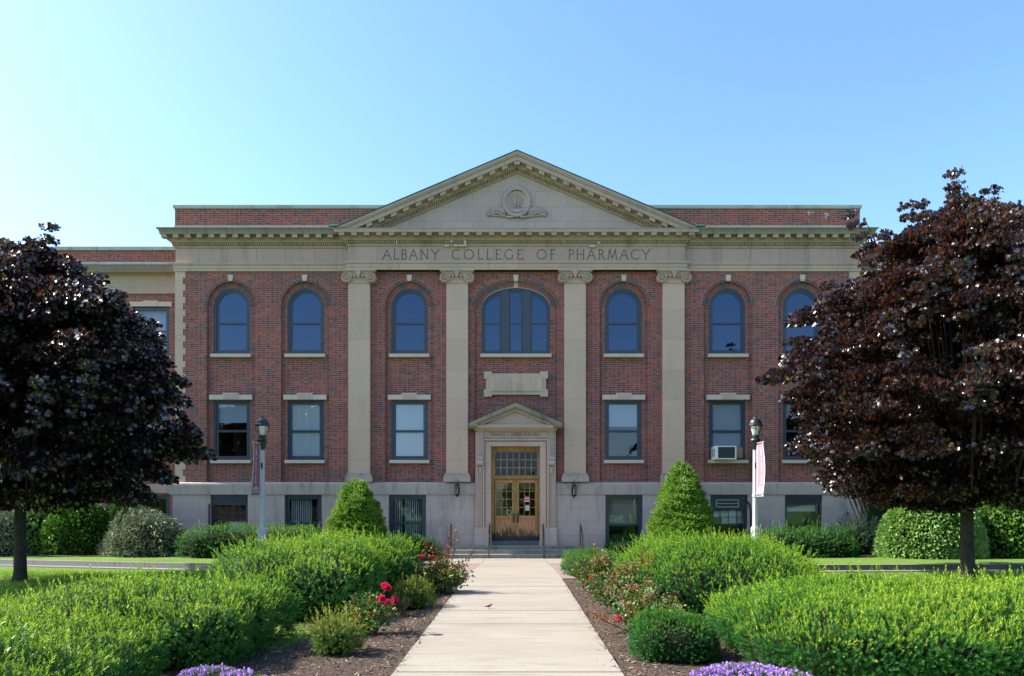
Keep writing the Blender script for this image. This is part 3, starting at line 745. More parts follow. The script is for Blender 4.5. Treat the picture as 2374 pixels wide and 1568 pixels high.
for i, x in enumerate(WIN):
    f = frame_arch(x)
    sill(x, .705, UZ0, f)
    if i == 0:
        mb = MB(); mb.box(x-.42, x+.42, REC+1.2, REC+1.24, PZ(783), PZ(781.5)); mb.box(x-.42, x+.42, REC+1.2, REC+1.25, UZ0+.1, UZ0+.14)
        for k in range(9): mb.box(x-.36+k*.08, x-.32+k*.08, REC+.3, REC+.34, UZ0+.08, UZ0+.13+random.random()*.1)
        mb.build('shelf', M['white'], f)
    if i == 1:
        mb = MB(); mb.box(x-.42, x-.2, REC+.35, REC+.6, UZ0+.03, UZ0+.22); mb.box(x-.1, x+.25, REC+.35, REC+.6, UZ0+.03, UZ0+.17)
        mb.build('stored_boxes', M['white'], f)
    zr = PZ(998.3)
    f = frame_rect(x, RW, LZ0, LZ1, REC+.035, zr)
    sill(x, .70, LZ0, f)
    mb = MB(); zt = PZ(926.8); mb.box(x-.75, x-.265, W-.035, W+.119, zt, zt+.165); mb.box(x+.265, x+.75, W-.035, W+.119, zt, zt+.165)
    mb.prism([(x-.262, zt), (x+.262, zt), (x+.268, zt+.225), (x-.268, zt+.225)], W-.055, W+.119)
    mb.build('lintel', M['sill'], f)
    mb = MB(); mb.box(x-.23, x+.23, W-.062, W-.054, zt+.02, zt+.19); mb.build('keystone_panel', M['portal'], f)
    yb = REC+.17
    if i in (1, 2): vblind(x, .52, LZ0+.1, LZ1-.1, f, REC+.13, ang=32)
    if i in (0, 3, 4, 5):
        mb = MB(); zz = {0: PZ(979), 3: PZ(988), 4: PZ(1037), 5: PZ(968)}[i]
        mb.box(x-.52, x+.52, REC+.115, REC+.12, zz, LZ1-.05); mb.build('roller_shade', M['shade'], f)
    if i == 3:
        mb = MB(); mb.box(x-.49, x+.49, REC+.10, REC+.14, LZ0+.10, LZ0+.145); mb.build('sash_lift', M['white'], f)
    if i == 4:
        mb = MB(); mb.box(x-RW+.08, x-.40, REC+.06, REC+.09, LZ0+.09, PZ(1037)); mb.box(x+.33, x+RW-.08, REC+.06, REC+.09, LZ0+.09, PZ(1037)); mb.build('plywood_filler', m_plain('plywood', (.35, .16, .09), .7), f)
# --- triple arched window
yF = REC+.035
def tz(x, a, b, zs): return zs+b*sqrt(max(0, 1-((x-XC)/a)**2))
def light(x0, x1, z0, a, b): return [(x0, z0), (x1, z0)]+[(x1+(x0-x1)*k/12, tz(x1+(x0-x1)*k/12, a, b, tzs)) for k in range(13)]
l = 1/66.04
m1, m2, m3, m4 = XC+(-34.5)*l, XC-15.5*l, XC+15.5*l, XC+34.5*l
trip = plate('triple_window', archpoly(XC, ta-.004, UZ0+.004, tzs, tb-.004, 40), [light(XC-ta+.07, m1, UZ0+.075, ta-.07, tb-.07), light(m2, m3, UZ0+.075, ta-.07, tb-.07), light(m4, XC+ta-.07, UZ0+.075, ta-.07, tb-.07)], yF, yF+.12, M['frame'], bld)
zr0, zr1 = PZ(749.5), PZ(745.5)
for x0, x1 in ((XC-ta+.072, m1-.002), (m2+.002, m3-.002), (m4+.002, XC+ta-.072)):
    q = .055
    hol = [rect(x0+q, x1-q, UZ0+.15, zr0), light(x0+q, x1-q, zr1, ta-.14, tb-.14)]
    plate('sash', light(x0, x1, UZ0+.077, ta-.073, tb-.073), hol, yF+.03, yF+.08, M['frame'], trip)
    plate('pane', light(x0+.02, x1-.02, UZ0+.1, ta-.11, tb-.11), [], yF+.055, yF+.06, M['tinted'], trip)
sill(XC, 82.5*l, UZ0, trip)
# --- blank stone plaque above the door
mb = MB(); px0, px1, pz0, pz1 = PX(1121.8), PX(1270.4), PZ(920), PZ(861.9)
cw, ch = .28, .25
mb.box(px0+.07, px1-.07, W-.02, W+.119, pz0+.07, pz1-.07)
for xx in ((px0, px0+cw), (px1-cw, px1)):
    for zz_ in ((pz0, pz0+ch), (pz1-ch, pz1)): mb.box(xx[0], xx[1], W-.035, W+.119, zz_[0], zz_[1])
mb.box(px0+.18, px1-.18, W-.045, W-.019, pz0+.18, pz1-.18)
pl = B(mb, 'stone_plaque', M['portal'])
mb = MB(); mb.box(px0+.20, px1-.20, W-.052, W-.046, pz0+.20, pz1-.20); B(mb, 'plaque_panel', m_stone('plaque_stone', (.57, .40, .285), .98, 3, z0=4, x0=.35, joint=.6, off=0), pl)
# --- basement windows
for i, (x, z0) in enumerate(zip(bx, bz0)):
    yF = 26.44; z1 = ZB0-.016; hw = BW
    if i in (1, 2, 3):
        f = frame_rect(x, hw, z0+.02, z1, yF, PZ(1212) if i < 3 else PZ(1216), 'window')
        if i != 3: vblind(x, .5, z0+.1, z1-.1, f, yF+.2, ang=72, miss=.12)
        else:
            mb = MB(); mb.box(x-.5, x+.5, yF+.2, yF+.21, PZ(1216), z1-.05); mb.build('roller_shade', m_plain('old_shade', (.30, .27, .2), .8, .2, 2), f)
    elif i == 5:
        zl = PZ(1167)
        f = plate('window', rect(x-hw+.004, x+hw-.004, z0+.024, z1), [rect(x-hw+.08, x+hw-.08, z0+.1, zl-.07)], yF, yF+.12, M['frame'], bld)
        mb = MB()
        for k in range(7): mb.hexa([(x-hw+.06, yF-.02, zl+.0+k*.035), (x+hw-.06, yF-.02, zl+k*.035), (x+hw-.06, yF+.02, zl+k*.035+.02), (x-hw+.06, yF+.02, zl+k*.035+.02), (x-hw+.06, yF-.02, zl+.008+k*.035), (x+hw-.06, yF-.02, zl+.008+k*.035), (x+hw-.06, yF+.02, zl+k*.035+.028), (x-hw+.06, yF+.02, zl+k*.035+.028)])
        mb.build('louvre', M['frame'], f)
        mb = MB(); mb.box(x-hw+.08, x+hw-.08, yF+.055, yF+.06, z0+.09, zl-.06); mb.build('pane', M['glass'], f)
        mb = MB(); mb.box(x-.5, x+.5, yF+.2, yF+.21, PZ(1186), zl); mb.build('roller_shade', M['blind'], f)
    else:
        zl = PZ(1169) if i == 0 else PZ(1180); cols = 5 if i == 0 else 4; zb = PZ(1208) if i == 0 else PZ(1218)
        f = plate('window', rect(x-hw+.004, x+hw-.004, z0+.024, z1), [rect(x-hw+.08, x+hw-.08, z0+.1, zl-.03)], yF, yF+.12, M['frame'], bld)
        mb = MB(); xx0, xx1 = x-hw+.08, x+hw-.08
        for k in range(1, cols): xm = xx0+(xx1-xx0)*k/cols; mb.box(xm-.009, xm+.009, yF+.03, yF+.07, zb, zl-.03)
        zm = (zb+zl)/2; mb.box(xx0, xx1, yF+.031, yF+.069, zm-.009, zm+.009); mb.box(xx0, xx1, yF+.025, yF+.08, zb-.02, zb+.02)
        mb.box(xx0, xx0+.03, yF+.025, yF+.08, z0+.1, zl-.03); mb.box(xx1-.03, xx1, yF+.025, yF+.08, z0+.1, zl-.03)
        mb.build('muntins', M['frame'], f)
        mb = MB(); mb.box(xx0, xx1, yF+.045, yF+.05, z0+.09, zl-.02); mb.build('pane', M['glass'], f)
        if i == 0:
            mb = MB()
            for k in range(8): mb.box(x-hw+.06, x+hw-.06, yF-.012, yF-.001, zl+.03+k*.034, zl+.05+k*.034)
            mb.build('louvre', M['frame'], f)
            vblind(x+.2, .3, z0+.1, PZ(1208), f, yF+.15, ang=12)
        else:
            mb = MB(); gx0, gx1, gz0, gz1 = PX(1658.5), PX(1711.6), PZ(1176.5), PZ(1158.7)
            for a in ((gx0, gx1, gz0, gz0+.025), (gx0, gx1, gz1-.025, gz1), (gx0, gx0+.025, gz0, gz1), (gx1-.025, gx1, gz0, gz1), (gx0, gx1, (gz0+gz1)/2-.01, (gz0+gz1)/2+.01)): mb.box(a[0], a[1], yF-.03, yF-.001, a[2], a[3])
            mb.build('vent_grille', m_plain('aluminium', (.45, .47, .48), .4, .1, 9, metal=.5), f)
            mb = MB(); mb.box(x-.5, x+.5, yF+.12, yF+.13, PZ(1200), PZ(1184)); mb.box(x-.2, x+.5, yF+.14, yF+.15, PZ(1214), PZ(1198)); mb.build('stored_boxes', M['white'], f)
    mb = MB(); mb.box(x-hw, x+hw, 26.36, 26.5, z0-.08, z0+.02); mb.build('sill', M['base'], f)
mb = MB(); mb.tube([(PX(1723), 26.3, PZ(1160)), (PX(1732), 26.27, PZ(1168)), (PX(1736), 26.27, PZ(1185)), (PX(1736), 26.27, PZ(1250))], .035, 8)
B(mb, 'conduit_pipe', M['black'])
mb = MB(); mb.tube([(PX(489.5), 26.33, PZ(1168)), (PX(489.5), 26.33, PZ(1255))], .03, 8); B(mb, 'conduit_pipe', M['black'])
mb = MB(); mb.box(PX(1905.5), PX(1915.5), 26.22, 26.379, PZ(1236), PZ(1222)); mb.box(PX(1904.5), PX(1916.5), 26.2, 26.379, PZ(1222), PZ(1219.5)); mb.tube([(PX(1910), 26.32, PZ(1236)), (PX(1910), 26.32, PZ(1260))], .02, 6)
B(mb, 'electric_box', m_plain('grey_box_paint', (.33, .36, .38), .5))

# --- entrance
def portal():
    y1 = W-.2
    X = lambda p, d=26.28: PX(p, d)
    Z = lambda p, d=26.28: PZ(p, d)
    ZL = .38
    mb = MB()
    ox0, ox1, oz = X(1138.5), X(1251.8), Z(1035)
    outer = [(X(1102), ZL), (ox0, ZL), (ox0, oz), (ox1, oz), (ox1, ZL), (X(1289), ZL), (X(1289), Z(990)), (X(1102), Z(990))]
    su = plate('door_surround', outer, [], 26.28, 26.6, M['portal'], bld)
    inner = [(X(1119), ZL+.0), (X(1119), Z(1018)), (X(1272), Z(1018)), (X(1272), ZL)]
    for k, (o, y) in enumerate(((0, 26.19), (.10, 26.225), (.19, 26.255))):
        a = [(X(1119)+o, ZL), (ox0-.003, ZL), (ox0-.003, oz+.003), (ox1+.003, oz+.003), (ox1+.003, ZL), (X(1272)-o, ZL), (X(1272)-o, Z(1018)-o), (X(1119)+o, Z(1018)-o)]
        if k == 0: a = [(X(1119), ZL), (X(1119)+.06, ZL), (X(1119)+.06, Z(1018)-.06), (X(1272)-.06, Z(1018)-.06), (X(1272)-.06, ZL), (X(1272), ZL), (X(1272), Z(1018)), (X(1119), Z(1018))]
        plate('architrave_moulding', a, [], y, 26.279, M['portal'], su)
    for sx, e in ((-1, X(1119)), (1, X(1272))):      # fillets beside the moulded architrave
        mb = MB(); mb.box(e+sx*.02, e+sx*.045, 26.21, 26.279, Z(1223), Z(1018)); mb.box(e+sx*.17, e+sx*.20, 26.235, 26.279, Z(1223), Z(994)); mb.build('fillet', M['portal'], su)
        mb = MB(); mb.box(e+sx*.003, e+sx*.018, 26.272, 26.2785, Z(1223), Z(1018)); mb.build('dark_gap_strip', M['incised'], su)  # dark strip in place of a gap between console and architrave
    mb = MB(); mb.box(ox0-.3, ox0, 26.6, 26.9, ZL, oz+.3); mb.box(ox1, ox1+.3, 26.6, 26.9, ZL, oz+.3); mb.box(ox0-.3, ox1+.3, 26.6, 26.9, oz, oz+.3)
    mb.build('door_reveal', M['portal'], su)
    for a, b in ((1100, 1139), (1251.5, 1291)):
        mb = MB(); mb.box(X(a), X(b), 26.2, 26.279, ZL+.13, Z(1223)); mb.box(X(a)-.02, X(b)+.02, 26.17, 26.279, ZL+.001, ZL+.13)
        mb.build('plinth_block', M['base'], su)
    # slate threshold
    mb = MB(); mb.box(ox0-.02, ox1+.02, 26.26, 27.0, ZL+.001, ZL+.155); mb.build('threshold', m_plain('slate_threshold', (.08, .095, .11), .7, .5, 4), su)
    # lintel frieze with name
    zf0, zf1 = Z(1016), Z(993)
    mb = MB(); mb.box(X(1119.5), X(1271.5), 26.255, 26.279, zf0, zf1); lf = mb.build('name_frieze', M['portal'], su)
    mb = MB(); h = Z(1003.6)-Z(1011.2)
    for txt, a, b in (('FRANCIS', 1137.4, 1171), ("J.", 1175, 1180.5), ("O'BRIEN", 1183.5, 1211.5), ('BUILDING', 1215.5, 1252.7)):
        x0, x1 = PX(a, 26.25), PX(b, 26.25)
        strokes(mb, word(txt, x1-x0, h), .0155, lambda x, z, e, x0=x0: (x0+x, 26.252-e, Z(1011.2)+z))
    mb.build('name_inscription', M['incised'], lf, fix=False)
    # consoles
    for c in (1113.3, 1278.2):
        mb = MB(); x = X(c, 26.2); hw = .092
        mb.box(x-hw, x+hw, 26.16, 26.279, Z(1080), Z(994))
        for o in (-.055, 0, .055): mb.tube([(x+o, 26.155, Z(1078)), (x+o, 26.13, Z(1040)), (x+o, 26.10, Z(998))], .014, 5)
        mb.box(x-hw-.015, x+hw+.015, 26.08, 26.279, Z(997), Z(992))
        mb.lathe([(.085, -hw-.01), (.085, hw+.01)], (x, 26.17, Z(1074)), 14, 'x')
        mb.lathe([(.045, -hw-.02), (.045, hw+.02)], (x, 26.17, Z(1062)), 10, 'x')
        mb.prism([(x-hw*.9, Z(1082)), (x, Z(1101)), (x+hw*.9, Z(1082))][::1], 26.2, 26.279)
        mb.tube([(x-.03, 26.19, Z(1083)), (x-.02, 26.21, Z(1098))], [.03, .01], 5); mb.tube([(x+.03, 26.19, Z(1083)), (x+.02, 26.21, Z(1098))], [.03, .01], 5)
        mb.build('console_bracket', M['base'], su)
    # hood: cornice shelf + small pediment
    d = 25.95
    xa, xb = PX(1087, d), PX(1304.5, d); zs0, zs1 = PZ(992, d), PZ(984.5, d)
    mb = MB()
    mb.box(PX(1100, 26.1), PX(1291, 26.1), 26.10, 26.3, PZ(998, 26.1), zs0-.001)
    mb.box(xa+.14, xb-.14, 26.0, 26.3, zs0, zs0+.05)
    for a, b in ((PX(1104, 26.), PX(1121, 26.)), (PX(1270, 26.), PX(1288, 26.))): mb.box(a, b, 25.97, 26.0, zs0+.0, zs0+.1)
    mb.box(xa+.1, xb-.1, 25.98, 26.3, zs0+.05, zs1); mb.build('portal_cornice', M['portal'], su)
    ax, az = PX(1195, 25.9), PZ(934.5, 25.9); sl = (az-PZ(981, 25.9))/(ax-PX(1087, 25.9))
    mb = MB(); hx = ax-PX(1086.5, 25.9)
    for o0, o1, y in ((0, .13, 25.86), (.13, .17, 25.90)):
        for sx in (-1, 1):
            P = [(ax, az-o1), (ax+sx*hx, az-sl*hx-o1), (ax+sx*hx, az-sl*hx-o0), (ax, az-o0)]
            if o0 == 0: P = [(ax, az-o1), (ax+sx*(hx-.12), az-sl*(hx-.12)-o1), (ax+sx*(hx-.02), az-sl*hx-.09), (ax+sx*hx, az-sl*hx), (ax, az)]
            mb.prism(P if sx > 0 else P[::-1], y, 26.5)
    for sx in (-1, 1):   # returned ends
        mb.box(ax+sx*hx, ax+sx*(hx-.30), 25.87, 26.5, az-sl*hx-.11, az-sl*hx+.0)
        mb.box(ax+sx*(hx-.08), ax+sx*(hx-.30), 25.93, 26.5, az-sl*hx-.16, az-sl*hx-.11)
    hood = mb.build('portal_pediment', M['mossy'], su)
    mb = MB()
    for sx in (-1, 1):
        P = [(ax, az-.27), (ax+sx*(hx-.35), az-sl*(hx-.35)-.24), (ax+sx*(hx-.35), az-sl*(hx-.35)-.17), (ax, az-.17)]
        mb.prism(P if sx > 0 else P[::-1], 25.98, 26.5)
    mb.build('pediment_moulding', M['bed'], hood)
    mb = MB(); mb.prism([(ax-hx+.5, zs1-.01), (ax+hx-.5, zs1-.01), (ax, az-.2)], 26.1, 26.5); mb.build('pediment_panel', M['portal'], hood)
    # ---- wooden frame, transom, doors
    wood = NT('weathered_oak'); x, y, z = wood.xyz()
    gr = wood.noise(9, 5, .65, stretch=(3.5, 1, .35)); c = wood.ramp(gr, [(.3, (.17, .085, .022)), (.5, (.38, .20, .055)), (.72, (.56, .32, .10))])
    st = wood.noise(3.2, 5, .7, stretch=(2.2, 1, .7)); low = wood.math('ADD', st, wood.math('MULTIPLY', wood.step(z, 1.05, .5), .42))
    c = wood.mix(wood.step(low, .60, .80), c, (.035, .025, .018)); M['oak'] = wood.pbr(c, .6, wood.bump(gr, .003))
    wood = NT('orange_oak'); x, y, z = wood.xyz()
    gr = wood.noise(9, 5, .65, stretch=(3.5, 1, .35)); c = wood.ramp(gr, [(.3, (.28, .11, .035)), (.5, (.54, .23, .09)), (.72, (.72, .36, .16))])
    st = wood.noise(3.0, 5, .7, stretch=(2.6, 1, .6)); low = wood.math('ADD', st, wood.math('MULTIPLY', wood.step(z, 1.1, .7), .30))
    c = wood.mix(wood.math('MULTIPLY', wood.step(low, .58, .78), .9), c, (.04, .022, .013)); M['oak2'] = wood.pbr(c, .6)
    D = 26.72
    x = lambda p: PX(p, D); z = lambda p: PZ(p, D)
    zth = ZL+.156
    mb = MB()
    mb.box(ox0+.002, x(1146), 26.62, 26.9, zth, oz-.002); mb.box(x(1247), ox1-.002, 26.62, 26.9, zth, oz-.002)
    mb.box(x(1146), x(1247), 26.62, 26.9, z(1047), oz-.002)
    mb.box(x(1146), x(1247), 26.62, 26.9, z(1112), z(1104)); mb.box(x(1144), x(1249), 26.59, 26.62, z(1108), z(1104.5))
    df = mb.build('door_frame', M['oak'], bld)
    mb = MB(); tx0, tx1, tz0, tz1 = x(1147), x(1246), z(1103.5), z(1048)
    for k in range(8): xm = tx0+(tx1-tx0)*k/7; mb.box(xm-.016, xm+.016, 26.65, 26.71, tz0, tz1)
    for k in range(4): zm = tz0+(tz1-tz0)*k/3; mb.box(tx0, tx1, 26.665, 26.705, zm-.016, zm+.016)
    mb.build('transom_muntins', M['oak'], df)
    mb = MB(); mb.box(tx0, tx1, 26.685, 26.69, tz0, tz1); mb.build('transom_pane', M['transom'], df)
    mb = MB(); mb.box(x(1184), x(1201), 26.73, 26.74, z(1099), z(1087)); mb.build('paper_notice', m_plain('yellowed_paper', (.62, .56, .40), .8), df)
    for k, (a, b) in enumerate(((1147, 1194.6), (1197, 1246.6))):
        x0, x1 = x(a)+.003, x(b)-.003; zt_, zb_ = z(1112.5), zth+.01
        gx0, gx1 = x(a+ (3.5 if k == 0 else 5.6)), x(b-(9.5 if k == 0 else 6.5)); gz0, gz1 = z(1195.5), z(1120.5)
        if k == 0: gx0, gx1 = x(1150), x(1187)
        else: gx0, gx1 = x(1203.3), x(1240)
        fm = plate('door_leaf', rect(x0, x1, zb_, zt_), [rect(gx0, gx1, gz0, gz1), rect(gx0, gx1, z(1242), z(1203))], 26.68, 26.74, M['oak'], df)
        mb = MB(); mb.box(gx0, gx1, 26.70, 26.735, z(1242), z(1203)); mb.build('door_panel', M['oak2'], df); mb = MB(); mb.box(gx0-.03, gx1+.03, 26.665, 26.681, z(1202), z(1196.5)); mb.build('door_rail', M['oak2'], df); mb = MB(); mb.box(gx0-.01, gx1+.01, 26.665, 26.681, z(1119), z(1113.5)); mb.build('door_rail', M['oak2'], df)
        mb = MB()
        for i in range(1, 3): xm = gx0+(gx1-gx0)*i/3; mb.box(xm-.011, xm+.011, 26.685, 26.725, gz0, gz1)
        for i in range(1, 4): zm = gz0+(gz1-gz0)*i/4; mb.box(gx0, gx1, 26.686, 26.724, zm-.011, zm+.011)
        mb.build('door_muntins', M['oak'], df)
        mb = MB(); mb.box(gx0, gx1, 26.703, 26.707, gz0, gz1); mb.build('door_pane', M['doorglass'], df)
        hx = x(1191) if k == 0 else x(1200.5)
        mb = MB(); mb.box(hx-.03, hx+.03, 26.655, 26.68, z(1212), z(1190)); mb.tube([(hx, 26.655, z(1210)), (hx, 26.60, z(1207)), (hx, 26.60, z(1195)), (hx, 26.655, z(1192))], .014, 6)
        mb.build('door_handle', M['rail'], df)
    mb = MB(); mb.box(x(1194.8), x(1196.8), 26.66, 26.75, zth, z(1112)); mb.build('astragal', M['oak'], df)
    mb = MB(); mb.box(x(1214.8), x(1227.6), 26.675, 26.681, z(1164), z(1150.5)); s1 = mb.build('red_sticker', m_plain('red_sticker_print', (.55, .03, .04), .5), df)
    mb = MB(); mb.box(x(1214.8), x(1227.6), 26.6742, 26.675, z(1163.2), z(1161)); 
    mb.build('white_sticker_strip', M['white'], df)
    mb = MB(); strokes(mb, word('NO', .085, .055), .012, lambda a, b, e: (x(1217.5)+a, 26.674-e, z(1157)+b)); mb.v = []; mb.f = []; mb.mi = []
    for k in range(5): mb.box(x(1217.2)+k*.033, x(1217.2)+k*.033+.022, 26.673, 26.6745, z(1157.6), z(1154))
    mb.build('sticker_lettering', M['white'], df, fix=False)
    mb = MB(); mb.box(x(1218), x(1226.6), 26.675, 26.681, z(1184), z(1171.5)); mb.build('white_notice', M['white'], df)
    mb = MB()
    for k in range(5): mb.box(x(1219.6), x(1225), 26.6735, 26.6749, z(1181.5-k*2.1), z(1180.9-k*2.1))
    mb.build('notice_lettering', M['incised'], df)
    mb = MB()
    for a in ((1176, 1185, 1193.6, 1194.4), (1176, 1185, 1182.6, 1183.4), (1176, 1176.8, 1182.6, 1194.4), (1184.2, 1185, 1182.6, 1194.4)): mb.box(x(a[0]), x(a[1]), 26.69, 26.70, z(a[3]), z(a[2]))
    mb.build('pale_decal', M['white'], df)
    mb = MB(); mb.box(ox0-.4, ox1+.4, 28.3, 28.4, .3, 4.2); mb.box(ox0-.4, ox1+.4, 26.95, 28.3, .3, .53); mb.box(ox0-.4, ox0-.3, 26.95, 28.3, .53, 4.2); mb.box(ox1+.3, ox1+.4, 26.95, 28.3, .53, 4.2); mb.box(ox0-.3, ox1+.3, 26.95, 28.3, 4.1, 4.2)
    mb.build('vestibule', m_plain('vestibule_wall', (.20, .17, .13), .95), bld)
    # lanterns
    for c, t in ((1060, 1109), (1330.5, 1110.5)):
        xx = PX(c, 26.15); yy = 26.13; z = lambda p: PZ(p, yy)
        mb = MB()
        mb.lathe([(.006, z(t)), (.012, z(t+6)), (.03, z(t+8)), (.035, z(t+11)), (.10, z(t+15.5)), (.108, z(t+17)), (.10, z(t+18.5))], (xx, yy, 0), 6, flat=True)
        mb.lathe([(.095, z(t+36)), (.10, z(t+37.5)), (.05, z(t+41)), (.02, z(t+42.5)), (.022, z(t+43.5)), (.003, z(t+45))], (xx, yy, 0), 6, flat=True)
        for k in range(6):
            a = 2*pi*(k+.5)/6; mb.tube([(xx+.095*cos(a), yy+.095*sin(a), z(t+18.5)), (xx+.088*cos(a), yy+.088*sin(a), z(t+36.5))], .009, 5)
        mb.box(xx-.02, xx+.02, yy+.06, 26.34, z(t+30), z(t+26)); mb.box(xx-.05, xx+.05, 26.32, 26.34, z(t+34), z(t+20))
        la = mb.build('wall_lantern', M['black'], bld)
        mb = MB(); mb.lathe([(.078, z(t+19)), (.074, z(t+36))], (xx, yy, 0), 6, flat=True); mb.build('lantern_glass', m_glass('lantern_glass', (.85, .9, .95), 1.5, .08), la)
        mb = MB(); mb.lathe([(.02, z(t+36)), (.022, z(t+28)), (.014, z(t+27)), (.02, z(t+24)), (.004, z(t+21))], (xx, yy, 0), 8); mb.build('candle_bulb', M['white'], la)
portal()

# --- side wings, set back
def wing(xa, xb, name, wins):
    Y = 28.0
    z = lambda p, d=Y: PZ(p, d)
    lz1, lz0, tz1, tz0, bz1 = z(711), z(806), z(930), z(1066), z(1148.5)
    hw = .68
    hol = []
    for x in wins: hol += [rect(x-hw, x+hw, z(806+20), lz1), rect(x-hw, x+hw, z(1062), z(935)), rect(x-hw, x+hw, .55, bz1)]
    wl_ = plate(name, rect(xa, xb, -.1, z(682)), hol, Y, Y+.3, M['brick'], bld)
    e = .0
    mb = MB(); mb.box(xa, xb, Y-.06, Y+.3, z(682)+.001, z(668)); mb.box(xa, xb, Y-.03, Y+.3, z(668), z(640)); mb.box(xa, xb, Y-.10, Y+.3, z(640), z(633)); mb.build('wing_frieze', M['bed'], wl_)
    mb = MB(); mb.prism([(0, 0)]*3, 0, 0) if False else None
    mb.sweep([(xa, Y), (xb, Y)], [(-.3, z(632)), (.28, z(632, 27.72)), (.33, z(625, 27.7)), (.38, z(617, 27.65)), (.38, z(616, 27.65)), (-.3, z(612))]); mb.build('wing_cornice', M['cornice'], wl_)
    mb = MB(); mb.box(xa, xb, Y-.02, Y+.3, z(614), z(608)); mb.build('wing_plinth', M['coping'], wl_)
    mb = MB(); mb.box(xa, xb, Y, Y+.3, z(608)+.001, z(581)); mb.build('wing_parapet', M['brick'], wl_)
    mb = MB(); mb.box(xa, xb, Y-.05, Y+.36, z(581)+.001, z(573)); mb.build('wing_coping', M['coping'], wl_)
    mb = MB(); mb.box(xa, xb, Y-.07, Y-.001, z(1144), z(1123)); mb.build('wing_water_table', M['band'], wl_)
    mb = MB(); mb.box(xa, xb, Y+.31, 37.9, z(640), z(635)); mb.box(xa, xb, Y+.31, 37.9, 2.4, 2.6); mb.box(xa, xb, Y+.31, 37.9, 6.2, 6.4); mb.box(xa, xb, 32, 32.1, -.1, 9); mb.build('wing_interior', M['room'], wl_)
    for x in wins:
        for a, b, rr in ((z(826), lz1, z(768)), (z(1062), z(935), z(998)), (.55, bz1, z(1210))):
            f = plate('window', rect(x-hw+.004, x+hw-.004, a+.004, b-.004), [rect(x-hw+.14, x+hw-.14, a+.15, rr-.03), rect(x-hw+.14, x+hw-.14, rr+.03, b-.14)], Y+.06, Y+.16, M['frame'], bld)
            mb = MB(); mb.box(x-hw+.1, x+hw-.1, Y+.10, Y+.105, a+.1, b-.1); mb.build('pane', M['glass'], f)
            if a > 1:
                mb = MB(); mb.box(x-.76, x+.76, Y-.06, Y+.05, a-.11, a-.002); mb.build('sill', M['sill'], f)
                mb = MB(); mb.box(x-.78, x-.27, Y-.03, Y+.05, b+.0, b+.17); mb.box(x+.27, x+.78, Y-.03, Y+.05, b, b+.17); mb.box(x-.265, x+.265, Y-.045, Y+.05, b, b+.21); mb.build('lintel', M['sill'], f)
                if a > 5:
                    mb = MB(); mb.box(x-.55, x+.55, Y+.3, Y+.305, rr-.6, b-.1); mb.build('roller_shade', M['shade'], f)
wing(-28, XL, 'left_wing_wall', [PX(350, 28), PX(350, 28)-2.7, PX(350, 28)-5.4, PX(350, 28)-8.1])
wing(XR, 28, 'right_wing_wall', [PX(2045, 28), PX(2045, 28)+2.7, PX(2045, 28)+5.4, PX(2045, 28)+8.1])

# ============================================================ STEPS, HANDRAILS, AIR CONDITIONER
mb = MB()
for k, (y0, z1) in enumerate(((25.18, .127), (25.50, .254), (25.82, .38))):
    xo = 2.36-.03*k
    mb.box(-xo, xo-.02, y0, 26.379, z1-.127, z1-.03); mb.box(-xo, xo-.02, y0-.025, 26.379, z1-.029, z1)
o = mb.build('entrance_steps', M['steps']); setp(o, 'three wide weathered stone steps leading up to the oak entrance door', 'steps')
def handrail(x, lab, rear):
    t = thing('handrail', lab, 'handrail', (x, 25.12, 0), 'metal handrails on the entrance steps')
    mb = MB()
    top = [(0, .0, .70), (0, .06, .74), (0, .55, 1.02), (0, .95, 1.12), (0, 1.0, 1.10)]
    mb.tube(top, .024, 8); mb.build('top_rail', M['rail'], t)
    mb = MB(); mb.tube([(0, .02, -.0), (0, .02, .71)], .021, 8); mb.lathe([(.045, 0), (.045, .012)], (0, .02, 0), 10); mb.build('post', M['rail'], t)
    mb = MB(); mb.tube([(0, .98, .38), (0, .98, 1.11)], .021, 8); mb.lathe([(.045, .38), (.045, .392)], (0, .98, 0), 10); mb.build('post', M['rail'], t)
    if rear:
        mb = MB(); mb.tube([(0, .86, .38), (0, .86, 1.09)], .016, 8); mb.build('post', M['rail'], t)
handrail(PX(1041, 25.2), 'bronze handrail farthest left on the steps, behind the rose bush', True)
handrail(PX(1133.5, 25.2), 'bronze handrail just left of the oak doors, foot on the pale walk', False)
handrail(PX(1261, 25.2), 'bronze handrail just right of the oak doors, foot on the pale walk', False)
handrail(PX(1350.5, 25.2), 'bronze handrail at the right end of the steps near the low clipped hedge', True)
x = (PX(1658.5, 26.1)+PX(1706, 26.1))/2
ac = thing('air_conditioner', 'white air conditioner sticking out of a ground floor window between plywood fillers', 'air conditioner', (x, 26.6, PZ(1066.3, 26.3)))
mb = MB(); mb.box(-.36, .36, -.49, .1, .01, .46); mb.box(-.365, .365, -.53, -.50, .005, .04); mb.box(-.365, .365, -.53, -.50, .43, .465); mb.box(-.365, -.27, -.53, -.50, .04, .43); mb.box(.32, .365, -.53, -.50, .04, .43)
mb.build('casing', M['white'], ac)
mb = MB(); mb.box(-.27, .32, -.50, -.4905, .04, .43)
for k in range(26): mb.box(-.268+k*.0228, -.256+k*.0228, -.526, -.519, .042, .428)
mb.build('condenser_grille', m_plain('condenser_grey', (.05, .055, .06), .6, .6, 12), ac)
mb = MB()
for k in range(7): mb.box(-.368, -.36, -.48, -.05, .09+k*.045, .105+k*.045)
mb.build('side_louvre', M['void'], ac)

